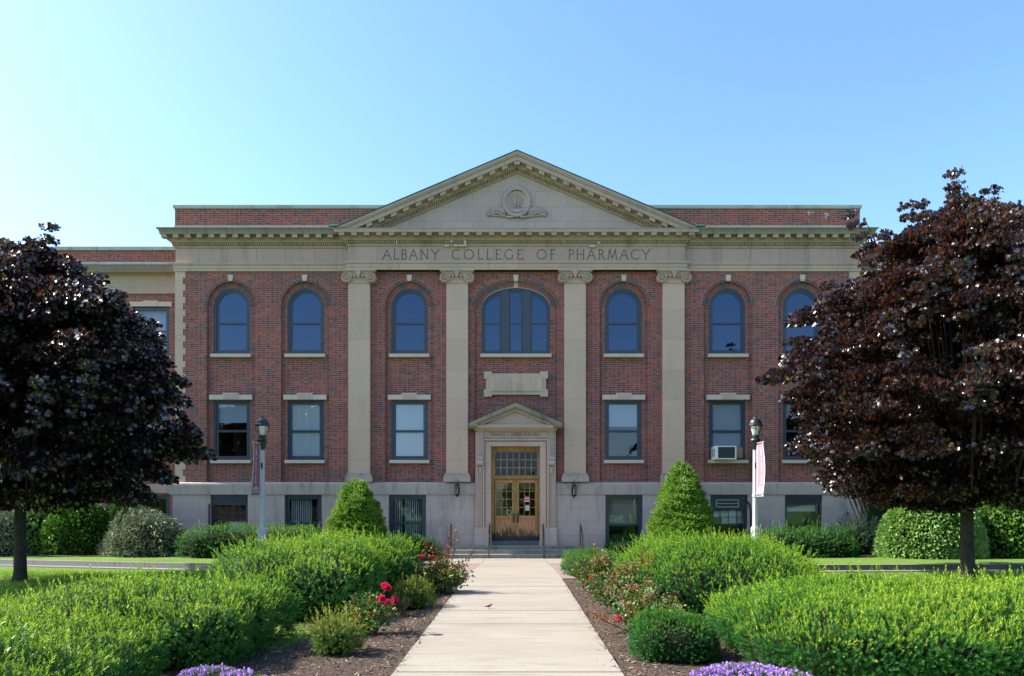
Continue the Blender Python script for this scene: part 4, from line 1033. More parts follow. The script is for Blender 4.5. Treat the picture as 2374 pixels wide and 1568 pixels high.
# ============================================================ ACROSS THE LAWN (seen only as reflections in the panes)
t = thing('brick_building', 'brick building across the lawn, seen only as a reflection in the lower panes', 'building', (-37, -46, 0))
mb = MB(); mb.box(-16, 13, -8, 8, -.1, 9.6); mb.box(-2, 5, -8, 9.5, 9.61, 11.6); mb.build('wall', M['brick'], t)
mb = MB(); mb.box(-16.4, 13.4, -8.4, 8.4, 9.601, 10.1); mb.build('coping', M['coping'], t)
for k in range(9):
    mb = MB(); mb.box(-14.6+k*3.1, -13.2+k*3.1, 8.001, 8.06, 5.6, 7.8); mb.build('window', M['frame'], t)
# ============================================================ GROUND
def m_grass(name):
    n = NT(name)
    a = n.noise(.35, 4, .6); b = n.noise(14, 4, .7); f = n.noise(90, 3, .7)
    c = n.mix(n.step(a, .3, .7), (.11, .21, .025), (.16, .27, .04)); c = n.mix(n.math('MULTIPLY', b, .6), c, (.06, .12, .015))
    c = n.mix(n.step(f, .45, .7), c, (.16, .24, .05))
    return n.pbr(c, .9, n.bump(f, .03, .8), spec=.2)
M['grass'] = m_grass('lawn_grass')
n = NT('bark_mulch'); a = n.noise(28, 5, .75, stretch=(1, 1.8, 1)); b = n.noise(5, 4, .6)
c = n.ramp(a, [(.3, (.04, .027, .02)), (.5, (.11, .078, .058)), (.62, (.20, .145, .11)), (.75, (.34, .26, .20))]); c = n.mix(n.math('MULTIPLY', b, .5), c, (.05, .033, .024))
M['mulch'] = n.pbr(c, .95, n.bump(a, .04, 1.0), spec=.15)
n = NT('broom_concrete'); x, y, z = n.xyz()
a = n.noise(.8, 6, .7); f = n.noise(70, 3, .7); c = n.mix(a, (.235, .205, .165), (.32, .285, .235)); c = n.mix(n.math('MULTIPLY', n.step(f, .58, .68), .45), c, (.22, .19, .15))
c = n.mix(n.math('MULTIPLY', n.step(f, .44, .36), .5), c, (.52, .49, .43))
near = n.step(y, 12.9, 12.1); st = n.noise(3, 5, .7, stretch=(.35, 2.2, 1)); c = n.mix(n.math('MULTIPLY', near, .20), c, (.25, .21, .15))
c = n.mix(n.math('MULTIPLY', n.step(st, .47, .68), .6), c, (.185, .15, .11)); big = n.noise(.45, 4, .6, stretch=(.5, 1.6, 1)); c = n.mix(n.math('MULTIPLY', n.step(big, .45, .65), .4), c, (.21, .18, .135)); crk = n.noise(1.6, 8, .75); c = n.mix(n.math('MULTIPLY', n.step(n.math('ABSOLUTE', n.math('SUBTRACT', crk, .5)), .004, .0), .5), c, (.10, .085, .065)); sp = n.noise(6, 4, .8); c = n.mix(n.math('MULTIPLY', n.step(sp, .62, .70), .35), c, (.16, .13, .09))
M['concrete'] = n.pbr(c, .9, n.bump(f, .004, .5), spec=.25)
n = NT('clay_paver')
br = n.new('ShaderNodeTexBrick'); n.put(br.inputs['Vector'], n.pos); br.inputs['Scale'].default_value = 1; br.inputs['Brick Width'].default_value = .2; br.inputs['Row Height'].default_value = .1; br.inputs['Mortar Size'].default_value = .004
br.inputs['Color1'].default_value = (.25, .165, .15, 1); br.inputs['Color2'].default_value = (.21, .145, .14, 1); br.inputs['Mortar'].default_value = (.15, .10, .09, 1)
M['paver'] = n.pbr(n.mix(.3, br.outputs[0], n.mix(n.noise(2), (.24, .18, .165), (.18, .13, .125))), .9)
n = NT('granite_kerb'); c = n.mix(n.noise(50, 3), (.14, .13, .13), (.34, .32, .31)); st = n.noise(6, 5, .7, stretch=(1.5, 1.5, .3)); c = n.mix(n.math('MULTIPLY', n.step(st, .5, .66), .75), c, (.22, .09, .035))
M['kerb'] = n.pbr(c, .8, n.bump(n.noise(60), .006))
n = NT('grey_asphalt'); M['asphalt'] = n.pbr(n.mix(n.noise(50, 3), (.16, .15, .14), (.26, .25, .235)), .9)

def struct(o): o['kind'] = 'structure'; return o
mb = MB(); mb.add([(-900, -700, -.05), (900, -700, -.05), (900, 1500, -.05), (-900, 1500, -.05)], [(0, 1, 2, 3)])
struct(mb.build('lawn', M['grass'], fix=False))
# front lawn, softly rolling
def sheet(name, x0, x1, y0, y1, nx, ny, zf, mat, inside=None):
    xs = np.linspace(x0, x1, nx); ys = np.linspace(y0, y1, ny); mb = MB(); idx = {}
    vs = [(x, y, zf(x, y)) for y in ys for x in xs]; fs = []
    for j in range(ny-1):
        for i in range(nx-1):
            if inside and not inside((xs[i]+xs[i+1])/2, (ys[j]+ys[j+1])/2): continue
            fs.append((j*nx+i, j*nx+i+1, (j+1)*nx+i+1, (j+1)*nx+i))
    mb.add(vs, fs); return mb.build(name, mat, fix=False, smooth=True)
KL = [(-40, 27.0), (-15.5, 22.6), (-8.6, 20.9), (-4.4, 20.5), (-3.3, 21.6), (-3.1, 26.3)]
KR = [(3.0, 26.3), (3.2, 21.4), (4.4, 20.35), (8.0, 20.45), (14.0, 20.75), (40, 22.5)]
mb = MB(); mb.slab([(x, y+.14) for x, y in KL[:-1]]+[KL[-1]]+[(-3.1, 28.2), (-40, 28.2)], -.04, .125); struct(mb.build('upper_lawn', M['grass']))
mb = MB(); mb.slab(KR+[(40, 28.2), (3.0, 28.2)], -.04, .125); struct(mb.build('upper_lawn', M['grass']))
for K in (KL, KR):
    mb = MB()
    mb.sweep(K, [(-.142, .02), (-.142, .131), (0, .131), (.0, -.045)]); struct(mb.build('kerb', M['kerb']))
    o = K[1:-1] if K is KL else K[1:-1]
    mb = MB(); pts = [(x, y) for x, y in K]
    off = [(x, y-(.38 if abs(x) < 9 else .22 if abs(x) < 16 else .3)) for x, y in K]
    if K is KL: P = off[:5]+[(-3.0, 19.9), (-2.9, 26.3)]+list(reversed(pts))
    else: P = [(2.9, 26.3), (3.0, 19.9)]+off[2:]+list(reversed(pts))
    mb.slab(P, -.045, -.018); struct(mb.build('side_path', M['asphalt']))
# mulch
def bumpy(x, y): return -.028+.02*sin(x*3.1+y*1.7)*sin(y*2.3-x)+.012*sin(x*9+1)*cos(y*8)
struct(sheet('mulch_bed', -3.0, -1.27, 4, 18.0, 30, 160, lambda x, y: bumpy(x, y)+.012, M['mulch'], lambda x, y: x > -2.9+.18*sin(y*2.1)+(.0 if y > 9 else -.9*(9-y)/2) ))
struct(sheet('mulch_bed', 1.07, 3.6, 4, 18.0, 44, 160, lambda x, y: bumpy(x, y)+.012, M['mulch'], lambda x, y: x < 3.0+.18*sin(y*1.7)))
struct(sheet('mulch_bed', -6, -2.9, 3, 9.2, 50, 80, lambda x, y: bumpy(x, y)+.008, M['mulch'], lambda x, y: y < 8.6+.2*sin(x*3)))
for a, b in ((-24, -2.6), (2.6, 24)):
    struct(sheet('foundation_bed', a, b, 23.6, 26.37, 200, 20, lambda x, y: .145+.01*sin(x*5), M['mulch'], lambda x, y: y > 23.9+.15*sin(x*1.3)))
# walk: separate slabs with open joints
J = [3.2, 4.6, 6.05, 7.63, 9.27, 10.83, 12.27, 14.1, 16.08, 17.96]
mb = MB()
for a, b in zip(J[:-1], J[1:]):
    mb.slab([(-1.255, a+.008), (1.056, a+.008), (1.056, b-.008), (-1.255, b-.008)], -.12, random.uniform(-.003, .003))
def flare(y): t = (y-17.96)/(22.8-17.96); return -1.25+.17*t**1.6, 1.05-.14*t**1.6
ys = [17.97+i*(22.78-17.97)/8 for i in range(9)]
mb.slab([(flare(ys[0])[1], ys[0])]+[(flare(y)[1], y) for y in ys[1:]]+[(flare(y)[0], y) for y in reversed(ys)], -.12, .001)
mb.slab([(-1.07, 22.80), (.90, 22.80), (.90, 25.17), (-1.07, 25.17)], -.12, .002)
mb.slab([(-2.9, 22.80), (-1.085, 22.80), (-1.085, 25.17), (-2.9, 25.17)], -.12, -.001)
mb.slab([(.915, 22.80), (2.9, 22.80), (2.9, 25.17), (.915, 25.17)], -.12, 0)
struct(mb.build('path', M['concrete']))
mb = MB(); mb.box(-1.25, 1.05, 3.2, 25.1, -.13, -.10); struct(mb.build('path_bed', M['mulch']))
mb = MB(); mb.slab([(-2.9, 18.0)]+[(flare(y)[0]-.012, y) for y in ys]+[(-2.9, 22.79)], -.1, -.004)
mb.slab([(flare(ys[0])[1]+.012, ys[0]), (2.9, 18.0), (2.9, 22.79)]+[(flare(y)[1]+.012, y) for y in reversed(ys)], -.1, -.004)
struct(mb.build('paved_strip', M['paver']))

# ============================================================ FOLIAGE TOOLS
def frond(n, L, nl, nw, mats_tip=2, tipn=5, up=.9, flat=False):
    """needle sprig along +z: n dark needles, tip rosette of new growth"""
    V = []; Fc = []; Mi = []
    def needle(p, d, ln, wd, m):
        d = Vector(d).normalized(); s = d.cross(Vector((.13, .27, 1))).normalized()*wd/2; p = Vector(p); b = len(V)
        V.extend([tuple(p-s*.6), tuple(p+s*.6), tuple(p+d*ln+s*.35), tuple(p+d*ln-s*.35)]); Fc.append((b, b+1, b+2, b+3)); Mi.append(m)
    for i in range(n):
        t = (i+.5)/n; a = i*2.4 if not flat else (i % 2)*pi+random.uniform(-.3, .3)
        needle((0, 0, L*t*.85), (cos(a), sin(a), up), nl*(1-.35*t), nw, 0)
    for i in range(tipn):
        a = i*2.4+.3; t = i/max(tipn-1, 1); needle((0, 0, L*(.62+.4*t)), (cos(a)*.9, sin(a)*.9, .9+.9*t), nl*(.85-.3*t), nw*1.1, 1)
    return V, Fc, Mi
def leaf_t(w, l, fold=.25, droop=.15):
    V = [(0, 0, 0), (w/2, fold*w, l*.42), (0, 0, l*.5), (-w/2, fold*w, l*.42), (0, -droop*l, l)]
    return V, [(0, 1, 4, 2), (0, 2, 4, 3)], [0, 0]
def maple_t(s):
    """lobed maple leaf, stalk at origin, blade along +z, two folded halves"""
    R = [(.0, 0), (.50, .08), (.34, .34), (.52, .66), (.22, .66), (0, 1.0)]
    V = [(x*s, .16*abs(x)*s-.12*z*z*s, z*s) for x, z in R]+[(-x*s, .16*abs(x)*s-.12*z*z*s, z*s) for x, z in R[1:-1]]
    a = list(range(6)); b = [0]+list(range(6, 10))+[5]
    return V, [tuple(a), tuple(reversed(b))], [0, 0]
def lump(p, amp, fr, seed=0):
    x, y, z = p[:, 0]*fr+seed, p[:, 1]*fr+seed*1.7, p[:, 2]*fr
    return amp*(np.sin(x*1.0+2*np.sin(y*.7))+np.sin(y*1.3+1.3*np.sin(z*1.1+x*.4))+.6*np.sin(x*2.7+z*2.1)*np.sin(y*2.9))/2
def mound(N, c, r, p=2.6, pz=None, amp=.05, fr=2.2, seed=0, zmin=.02, rot=0, under=0):
    """points and normals on a superellipsoid mound (half, z>0)"""
    pz = pz or p; out_p = []; out_n = []; tot = 0
    r = np.array(r, float)
    while tot < N:
        d = rng.normal(size=(N*2, 3)); d[:, 2] = np.abs(d[:, 2]); d /= np.linalg.norm(d, axis=1, keepdims=True)
        q = np.abs(d/r)
        lo = np.zeros(len(d)); hi = np.full(len(d), 4*r.max())
        for _ in range(22):
            m = (lo+hi)/2; f = ((q[:, 0]*m)**p+(q[:, 1]*m)**p)+(q[:, 2]*m)**pz; g_ = f < 1; lo = np.where(g_, m, lo); hi = np.where(g_, hi, m)
        t = lo; P = d*t[:, None]
        nn = np.stack([p*np.abs(P[:, 0]/r[0])**(p-1)*np.sign(P[:, 0])/r[0], p*np.abs(P[:, 1]/r[1])**(p-1)*np.sign(P[:, 1])/r[1], pz*np.abs(P[:, 2]/r[2])**(pz-1)/r[2]], 1)
        nn /= np.linalg.norm(nn, axis=1, keepdims=True)
        wgt = t**2/np.maximum((nn*d).sum(1), .05); wgt /= np.percentile(wgt, 98)
        k = (rng.random(len(d)) < wgt) & (P[:, 2] > zmin)
        out_p.append(P[k]); out_n.append(nn[k]); tot += k.sum()
    P = np.concatenate(out_p)[:N]; Nn = np.concatenate(out_n)[:N]
    P = P+Nn*lump(P+np.array(c), amp, fr, seed)[:, None]
    if under:
        q = np.clip(1-P[:, 2]/(.62*r[2]), 0, 1); P[:, :2] *= (1-under*q**1.3)[:, None]; Nn[:, 2] -= .30*(q > 0)*np.minimum(q*3, 1); Nn /= np.linalg.norm(Nn, axis=1, keepdims=True)
    if rot:
        a = radians(rot); R = np.array([[cos(a), -sin(a), 0], [sin(a), cos(a), 0], [0, 0, 1]]); P = P@R.T; Nn = Nn@R.T
    return P+np.array(c), Nn
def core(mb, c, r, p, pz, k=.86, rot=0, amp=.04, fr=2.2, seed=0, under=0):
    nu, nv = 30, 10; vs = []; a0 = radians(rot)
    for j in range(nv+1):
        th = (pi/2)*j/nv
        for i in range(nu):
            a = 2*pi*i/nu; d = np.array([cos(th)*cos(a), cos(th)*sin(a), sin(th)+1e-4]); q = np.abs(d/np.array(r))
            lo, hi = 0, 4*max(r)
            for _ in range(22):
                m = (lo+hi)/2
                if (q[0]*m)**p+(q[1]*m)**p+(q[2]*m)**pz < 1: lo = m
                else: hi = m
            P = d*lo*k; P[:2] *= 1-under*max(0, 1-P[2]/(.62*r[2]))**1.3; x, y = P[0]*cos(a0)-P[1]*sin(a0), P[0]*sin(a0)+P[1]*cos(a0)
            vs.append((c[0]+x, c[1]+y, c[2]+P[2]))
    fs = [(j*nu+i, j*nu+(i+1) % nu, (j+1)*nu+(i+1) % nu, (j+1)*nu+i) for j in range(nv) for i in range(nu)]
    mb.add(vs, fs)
LF = {}
LF['yew'] = m_leaf('yew_needles', (.014, .080, .012), (.055, .20, .026), .40, .26)
LF['yewtip'] = m_leaf('yew_new_growth', (.13, .31, .012), (.42, .52, .04), .5, .34)
LF['yewtip2'] = m_leaf('yew_green_growth', (.08, .22, .018), (.18, .34, .03), .5, .3)
LF['olive'] = m_leaf('olive_needles', (.05, .11, .012), (.12, .20, .02), .5, .25)
LF['olivetip'] = m_leaf('bronze_new_growth', (.28, .28, .03), (.42, .38, .05), .5, .3)
LF['hem'] = m_leaf('conifer_needles', (.045, .14, .018), (.10, .23, .025), .45, .25)
LF['hemtip'] = m_leaf('conifer_new_growth', (.20, .36, .03), (.32, .46, .05), .5, .35)
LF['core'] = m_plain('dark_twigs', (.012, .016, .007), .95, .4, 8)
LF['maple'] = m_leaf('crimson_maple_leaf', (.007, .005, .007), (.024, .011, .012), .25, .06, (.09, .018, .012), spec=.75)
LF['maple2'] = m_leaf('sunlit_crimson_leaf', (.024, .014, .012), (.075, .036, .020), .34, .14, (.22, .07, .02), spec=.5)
LF['mapleg'] = m_leaf('green_maple_leaf', (.08, .16, .02), (.14, .22, .03), .4, .3)
LF['broad'] = m_leaf('broad_green_leaf', (.06, .16, .025), (.14, .27, .045), .42, .3)
LF['pale'] = m_leaf('pale_green_leaf', (.16, .31, .08), (.30, .46, .15), .45, .3)
LF['silver'] = m_leaf('silver_green_leaf', (.12, .16, .095), (.26, .30, .20), .5, .15)
LF['juniper'] = m_leaf('juniper_foliage', (.03, .07, .035), (.06, .12, .06), .6, .15)
LF['rose'] = m_leaf('rose_leaf', (.035, .11, .025), (.10, .22, .045), .3, .18)
LF['rosenew'] = m_leaf('rose_new_leaf', (.20, .13, .03), (.32, .07, .025), .4, .3)
LF['petal'] = m_leaf('rose_petal', (.60, .012, .09), (.85, .05, .20), .5, .35)
LF['dry'] = m_leaf('dried_bloom', (.17, .11, .06), (.42, .31, .20), .8, .2)
LF['phlox'] = m_leaf('purple_petal', (.33, .16, .62), (.56, .34, .85), .6, .3)
LF['bark'] = m_plain('maple_bark', (.05, .042, .036), .95, .6, 7, bump=.02)
LF['branch'] = m_plain('dark_maple_branch', (.03, .022, .02), .95, .4, 9)
LF['twig'] = m_plain('brown_twig', (.10, .06, .035), .9, .4, 20)

def sprig_dirs(Nn, up=.6, jit=.55):
    d = Nn+np.array([0, 0, up])+rng.normal(size=Nn.shape)*jit
    return d/np.linalg.norm(d, axis=1, keepdims=True)
HID = []
def yew(label, mounds, dens=620, size=1.0, tip='yewtip', base='yew', tipfrac=.55, group='clipped yew hedges', name='yew_hedge', cat='hedge', shoots=.02, stem=None, under=.09, ck=.88):
    """a clipped yew made of needle sprigs round a twiggy core. mounds: (cx,cy,cz,rx,ry,h,p,pz,rot)"""
    c0 = mounds[0]
    t = thing(name, label, cat, (c0[0], c0[1], c0[2]), group)
    A = frond(7, .10, .034, .0090, tipn=8); Bn = frond(14, .09, .036, .0092, tipn=0); Cn = frond(12, .20, .035, .010, tipn=9)
    parts = []; mbc = MB()
    for k, (cx, cy, cz, rx, ry, h, p, pz, rot) in enumerate(mounds):
        area = 2*pi*((rx*ry)**1.6/3+2*((rx*h)**1.6+(ry*h)**1.6)/3)**(1/1.6)
        N = int(area*dens/size**2)
        P, Nn = mound(N, (cx, cy, cz), (rx, ry, h), p, pz, amp=.085, fr=2.6, seed=k*3+cx, rot=rot, under=under)
        fine = lump(P, .5, 9, 2)
        P = P+Nn*(fine*.085-np.abs(rng.normal(size=N))*.06*size)[:, None]
        keep = np.ones(N, bool)
        for j, (ax, ay, az, arx, ary, ah, ap, apz, ar) in enumerate(mounds):
            if j == k: continue
            ra = radians(-ar); qx, qy = P[:, 0]-ax, P[:, 1]-ay; X, Y = qx*cos(ra)-qy*sin(ra), qx*sin(ra)+qy*cos(ra)
            keep &= (np.abs(X/arx)**ap+np.abs(Y/ary)**ap+np.abs((P[:, 2]-az)/ah)**apz) > .80
        P, Nn = P[keep], Nn[keep]; N = len(P)
        d = sprig_dirs(Nn, .55, .5); R = basis(d)
        f = np.clip((Nn[:, 2]-.25)*1.7+lump(P, .30, 5, 3)+lump(P, .25, 1.3, 5), 0.03, 1)*tipfrac
        u = rng.random(N); a = u < f; s = (u > 1-shoots*np.clip(Nn[:, 2], 0, 1)) & ~a; b = ~a & ~s
        sc = size*rng.uniform(.75, 1.25, N)*np.where(s, rng.uniform(.8, 1.5, N), 1); ti = np.clip(rng.random(N)*.8+lump(P, .25, 1.5), 0, 1)
        for T_, m in ((A, a), (Bn, b), (Cn, s)): parts.append((T_[0], T_[1], T_[2], P[m]-np.array(c0[:3]), R[m], sc[m], ti[m]))
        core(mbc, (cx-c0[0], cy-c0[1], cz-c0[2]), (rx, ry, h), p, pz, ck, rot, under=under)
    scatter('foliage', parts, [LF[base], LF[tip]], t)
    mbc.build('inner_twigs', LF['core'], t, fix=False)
    if stem:
        mb = MB()
        for i in range(stem):
            a = random.uniform(0, 6.28); r_ = random.uniform(.1, .5)
            mb.tube([(cos(a)*.03*i/stem, sin(a)*.03, -.06), (cos(a)*c0[3]*r_, sin(a)*c0[4]*r_, c0[5]*.8)], [.02, .008], 5)
        mb.build('stem', LF['twig'], t)
    return t
def leafy(label, name, cat, c, r, p, pz, N, T_, mats, zoff=0, amp=.08, up=.2, jit=.6, size=1.0, group=None, depth=.25, droop=0, k=.8, fr=3):
    t = thing(name, label, cat, c, group)
    P, Nn = mound(N, c, r, p, pz, amp=amp, fr=fr, seed=c[0])
    P = P-Nn*(np.abs(rng.normal(size=N))*depth*.4)[:, None]; P[:, 2] = np.maximum(P[:, 2], c[2]+.03)
    d = sprig_dirs(Nn, up, jit); d[:, 2] -= droop; d /= np.linalg.norm(d, axis=1, keepdims=True)
    R = basis(d, np.cross(d, Nn+rng.normal(size=Nn.shape)*.5)+1e-3)
    sc = size*rng.uniform(.7, 1.3, N); ti = np.clip(rng.random(N)*.8+lump(P, .25, 1.5), 0, 1)
    scatter('foliage', [(T_[0], T_[1], T_[2], P-np.array(c), R, sc, ti)], mats, t)
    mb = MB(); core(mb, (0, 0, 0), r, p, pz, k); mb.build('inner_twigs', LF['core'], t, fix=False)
    return t
# ============================================================ HEDGES AND SHRUBS
yew('large clipped yew hedge in the left foreground, running out of the frame', [(-4.12, 8.85, 0, 1.25, 1.4, .70, 5, 3.4, 0), (-6.0, 7.3, 0, 1.7, 1.6, .50, 4, 3, 0), (-4.75, 6.1, 0, 1.5, 2.3, .56, 3.2, 2.8, 8)], dens=900, size=.85, shoots=.10, tipfrac=.55)
yew('large clipped yew hedge in the right foreground beside the purple flowers', [(5.35, 8.5, 0, 3.1, 1.85, .67, 5, 3.4, 0)], dens=950, size=.85, shoots=.10, tipfrac=.62)
yew('rounded yellow tipped yew hedge behind the red rose, left of the walk', [(-3.52, 12.9, 0, 1.28, 2.05, 1.01, 4.2, 2.9, 0), (-2.6, 14.9, 0, .66, 1.1, .92, 3, 2.6, 0)], dens=640, size=.95, tipfrac=.72, shoots=.14)
yew('rounded yellow tipped yew hedge behind the wilted roses, right of the walk', [(3.42, 13.3, 0, 1.62, 2.1, 1.01, 3.6, 2.7, 0)], dens=640, size=.95, tipfrac=.72, shoots=.14)
yew('small round dark green yew at the right edge of the walk', [(1.75, 8.5, 0, .47, .5, .46, 2.8, 2.6, 0)], dens=900, size=.7, tip='yewtip2', tipfrac=.6, stem=5)
yew('small spreading olive yew in the mulch left of the walk', [(-2.08, 8.65, 0, .36, .36, .40, 2.2, 2.2, 0)], dens=560, size=.8, base='olive', tip='olivetip', tipfrac=.6, stem=9, shoots=.2, under=.3, ck=.6)
yew('small olive yew between the two red flowered rose bushes', [(-1.78, 12.7, 0, .34, .45, .38, 2.4, 2.4, 0)], dens=560, size=.85, base='olive', tip='olivetip', tipfrac=.5, stem=5, ck=.7)
yew('long box shaped yew hedge under the left basement windows, behind the street lamp', [(-8.3, 24.0, .12, 2.45, .95, .90, 5, 4, 0)], dens=330, size=1.35, tipfrac=.75, tip='yewtip2')
yew('long dark yew hedge under the right basement windows', [(9.15, 24.3, .12, 1.75, .95, .82, 4, 3.4, 0)], dens=330, size=1.35, tip='yewtip2', tipfrac=.35, shoots=.12)
yew('low clipped hedge beside the pink pavers at the right end of the steps', [(1.95, 19.2, 0, .78, 1.4, .46, 4, 3.4, 0)], dens=480, size=1.05, tip='yewtip2', tipfrac=.8)
yew('low dark yew in the shade left of the steps', [(-3.5, 25.3, .1, .95, .7, .62, 2.4, 2.4, 0)], dens=260, size=1.4, tip='yewtip2', tipfrac=.15)
yew('low dark yew in the shade under the large dark window right of the steps', [(3.75, 25.3, .1, .95, .6, .58, 2.4, 2.4, 0)], dens=260, size=1.4, tip='yewtip2', tipfrac=.15)

def cone_tree(label, c, h, r, leader=0, N=11500):
    t = thing('conifer_shrub', label, 'conifer', c, 'cone shaped conifers in front of the building')
    u = rng.random(N); z = h*(1-np.sqrt(u))*1.0; z = h*(1-u**.62)
    tt = z/h; rad = r*np.minimum(1, (1-tt)**.58*1.05)*np.clip(.92+tt*2.2, 0, 1)
    a = rng.random(N)*2*pi; nx, ny = np.cos(a), np.sin(a)
    wob = .04*np.sin(a*5+z*7+c[0])+.05*np.sin(a*3-z*5+c[0]*2)+.05*np.sin(z*23+a*2)
    rr = np.maximum(rad+wob-np.abs(rng.normal(size=N))*.07, .02)
    P = np.stack([nx*rr, ny*rr, z], 1)
    d = np.stack([nx, ny, .15+.9*tt-.25*(rng.random(N))], 1)+rng.normal(size=(N, 3))*.3; d /= np.linalg.norm(d, axis=1, keepdims=True)
    hint = np.stack([-ny, nx, np.zeros(N)], 1)+rng.normal(size=(N, 3))*.25
    R = basis(d, np.cross(hint, d))
    T_ = frond(14, .17, .055, .016, tipn=4, up=.8, flat=True)
    parts = [(T_[0], T_[1], T_[2], P, R, rng.uniform(.7, 1.25, N), rng.random(N))]
    if leader:
        for lx, lh, n2 in ((-.10, leader, 260), (.10, leader*.86, 220), (-.25, leader*.6, 160), (.22, leader*.5, 120)):
            u = rng.random(n2); P = np.stack([lx+rng.normal(size=n2)*.09*(1.2-u), rng.normal(size=n2)*.09*(1.2-u), h*.88+u*lh], 1)
            d = rng.normal(size=(n2, 3))*.6+np.array([0, 0, .7]); d /= np.linalg.norm(d, axis=1, keepdims=True)
            parts.append((T_[0], T_[1], T_[2], P, basis(d), rng.uniform(.5, .9, n2), rng.random(n2)*.6))
    scatter('foliage', parts, [LF['hem'], LF['hemtip']], t)
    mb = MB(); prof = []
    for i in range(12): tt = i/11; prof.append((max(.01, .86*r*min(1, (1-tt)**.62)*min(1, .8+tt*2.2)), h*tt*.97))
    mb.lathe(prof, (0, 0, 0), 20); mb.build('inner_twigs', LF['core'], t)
    mb = MB(); mb.tube([(0, 0, -.1), (0, 0, h*.9)], [.06, .02], 7); mb.build('trunk', LF['bark'], t)
cone_tree('bright green cone shaped conifer in front of the left basement windows', (-5.22, 24.5, .1), 2.42, 1.0)
cone_tree('tall cone shaped conifer with a ragged top against the right pilaster', (5.35, 24.6, .1), 2.90, 1.08, .5, 13000)

SL_ = leaf_t(.075, .115); ML_ = leaf_t(.06, .10); TL_ = leaf_t(.028, .16, .3, .5)
leafy('grey green arching shrub between the left maple and the limestone corner', 'arching_shrub', 'shrub', (-12.2, 24.6, .1), (1.35, .9, 1.45), 2.1, 1.9, 7500, TL_, [LF['silver']], amp=.18, jit=.9, depth=.35, droop=.3, group='shrubs along the building', fr=5)
leafy('bright green leafy bush behind the left maple trunk', 'leafy_bush', 'bush', (-14.6, 25.2, .1), (1.05, .8, 1.95), 2.3, 2.3, 5200, SL_, [LF['broad']], amp=.14, jit=.8, group='shrubs along the building', fr=4)
leafy('dark green bush with reddish leaves between the bright bush and the grey green shrub', 'leafy_bush', 'bush', (-13.3, 25.5, .1), (.95, .7, 1.75), 2.3, 2.3, 4200, SL_, [LF['rose']], amp=.16, jit=.8, group='shrubs along the building', fr=4)
leafy('pale bush at the left edge of the photograph beside the maple trunk', 'leafy_bush', 'bush', (-17.1, 24.8, .1), (1.1, .9, 1.55), 2.2, 2.1, 5200, TL_, [LF['silver']], amp=.16, jit=.8, group='shrubs along the building', fr=4)
leafy('light green bush just left of the left maple trunk', 'leafy_bush', 'bush', (-16.0, 25.4, .1), (.85, .8, 2.0), 2.3, 2.3, 3500, SL_, [LF['pale']], amp=.14, jit=.8, group='shrubs along the building', fr=4)
GB = leaf_t(.085, .12, .2, .25)
leafy('large pale green globe shaped shrub left of the right maple trunk', 'globe_shrub', 'shrub', (13.1, 24.0, .1), (1.6, 1.25, 2.15), 2.1, 2.1, 12000, GB, [LF['pale']], amp=.06, up=-.1, jit=.45, droop=.35, depth=.12, k=.9, group='shrubs along the building')
leafy('mid green globe shaped shrub behind the right maple trunk', 'globe_shrub', 'shrub', (15.7, 24.3, .1), (1.5, 1.2, 2.0), 2.1, 2.1, 7500, GB, [LF['broad']], amp=.07, up=-.1, jit=.5, droop=.3, depth=.15, k=.9, group='shrubs along the building')
leafy('dark green shrub at the right edge of the photograph', 'globe_shrub', 'shrub', (17.9, 25.2, .1), (1.25, 1.0, 1.45), 2.3, 2.2, 5000, GB, [LF['broad']], amp=.1, up=-.1, jit=.6, droop=.2, k=.88, group='shrubs along the building')
# juniper: feathery tufts
t = thing('juniper', 'dark feathery juniper leaning out between the right hedge and the pale globe shrub', 'juniper', (11.25, 24.9, .1))
parts = []; T_ = frond(16, .20, .05, .014, tipn=0, up=1.4)
for i in range(60):
    a = rng.random()*2*pi; el = rng.random()**.7; L = .75+.5*rng.random()
    d0 = np.array([cos(a)*(1-.5*el), sin(a)*.7*(1-.5*el), .25+el*1.05]); n2 = 60; u = rng.random(n2)
    P = d0[None]*(u*L)[:, None]*np.array([.85, .7, 1.0])+rng.normal(size=(n2, 3))*.06; P[:, 2] = np.maximum(P[:, 2], .04)
    if i % 3 == 0: P[:, 0] -= u*u*.25
    d = d0[None]+rng.normal(size=(n2, 3))*.45; d /= np.linalg.norm(d, axis=1, keepdims=True)
    parts.append((T_[0], T_[1], T_[2], P, basis(d), rng.uniform(.6, 1.1, n2), rng.random(n2)))
scatter('foliage', parts, [LF['juniper']], t)
mb = MB()
for a in (0, 1.3, 2.5, 4, 5.2): mb.tube([(0, 0, -.05), (cos(a)*.2, sin(a)*.15, .5), (cos(a)*.45, sin(a)*.35, 1.0)], [.03, .02, .006], 5)
mb.build('stem', LF['twig'], t)

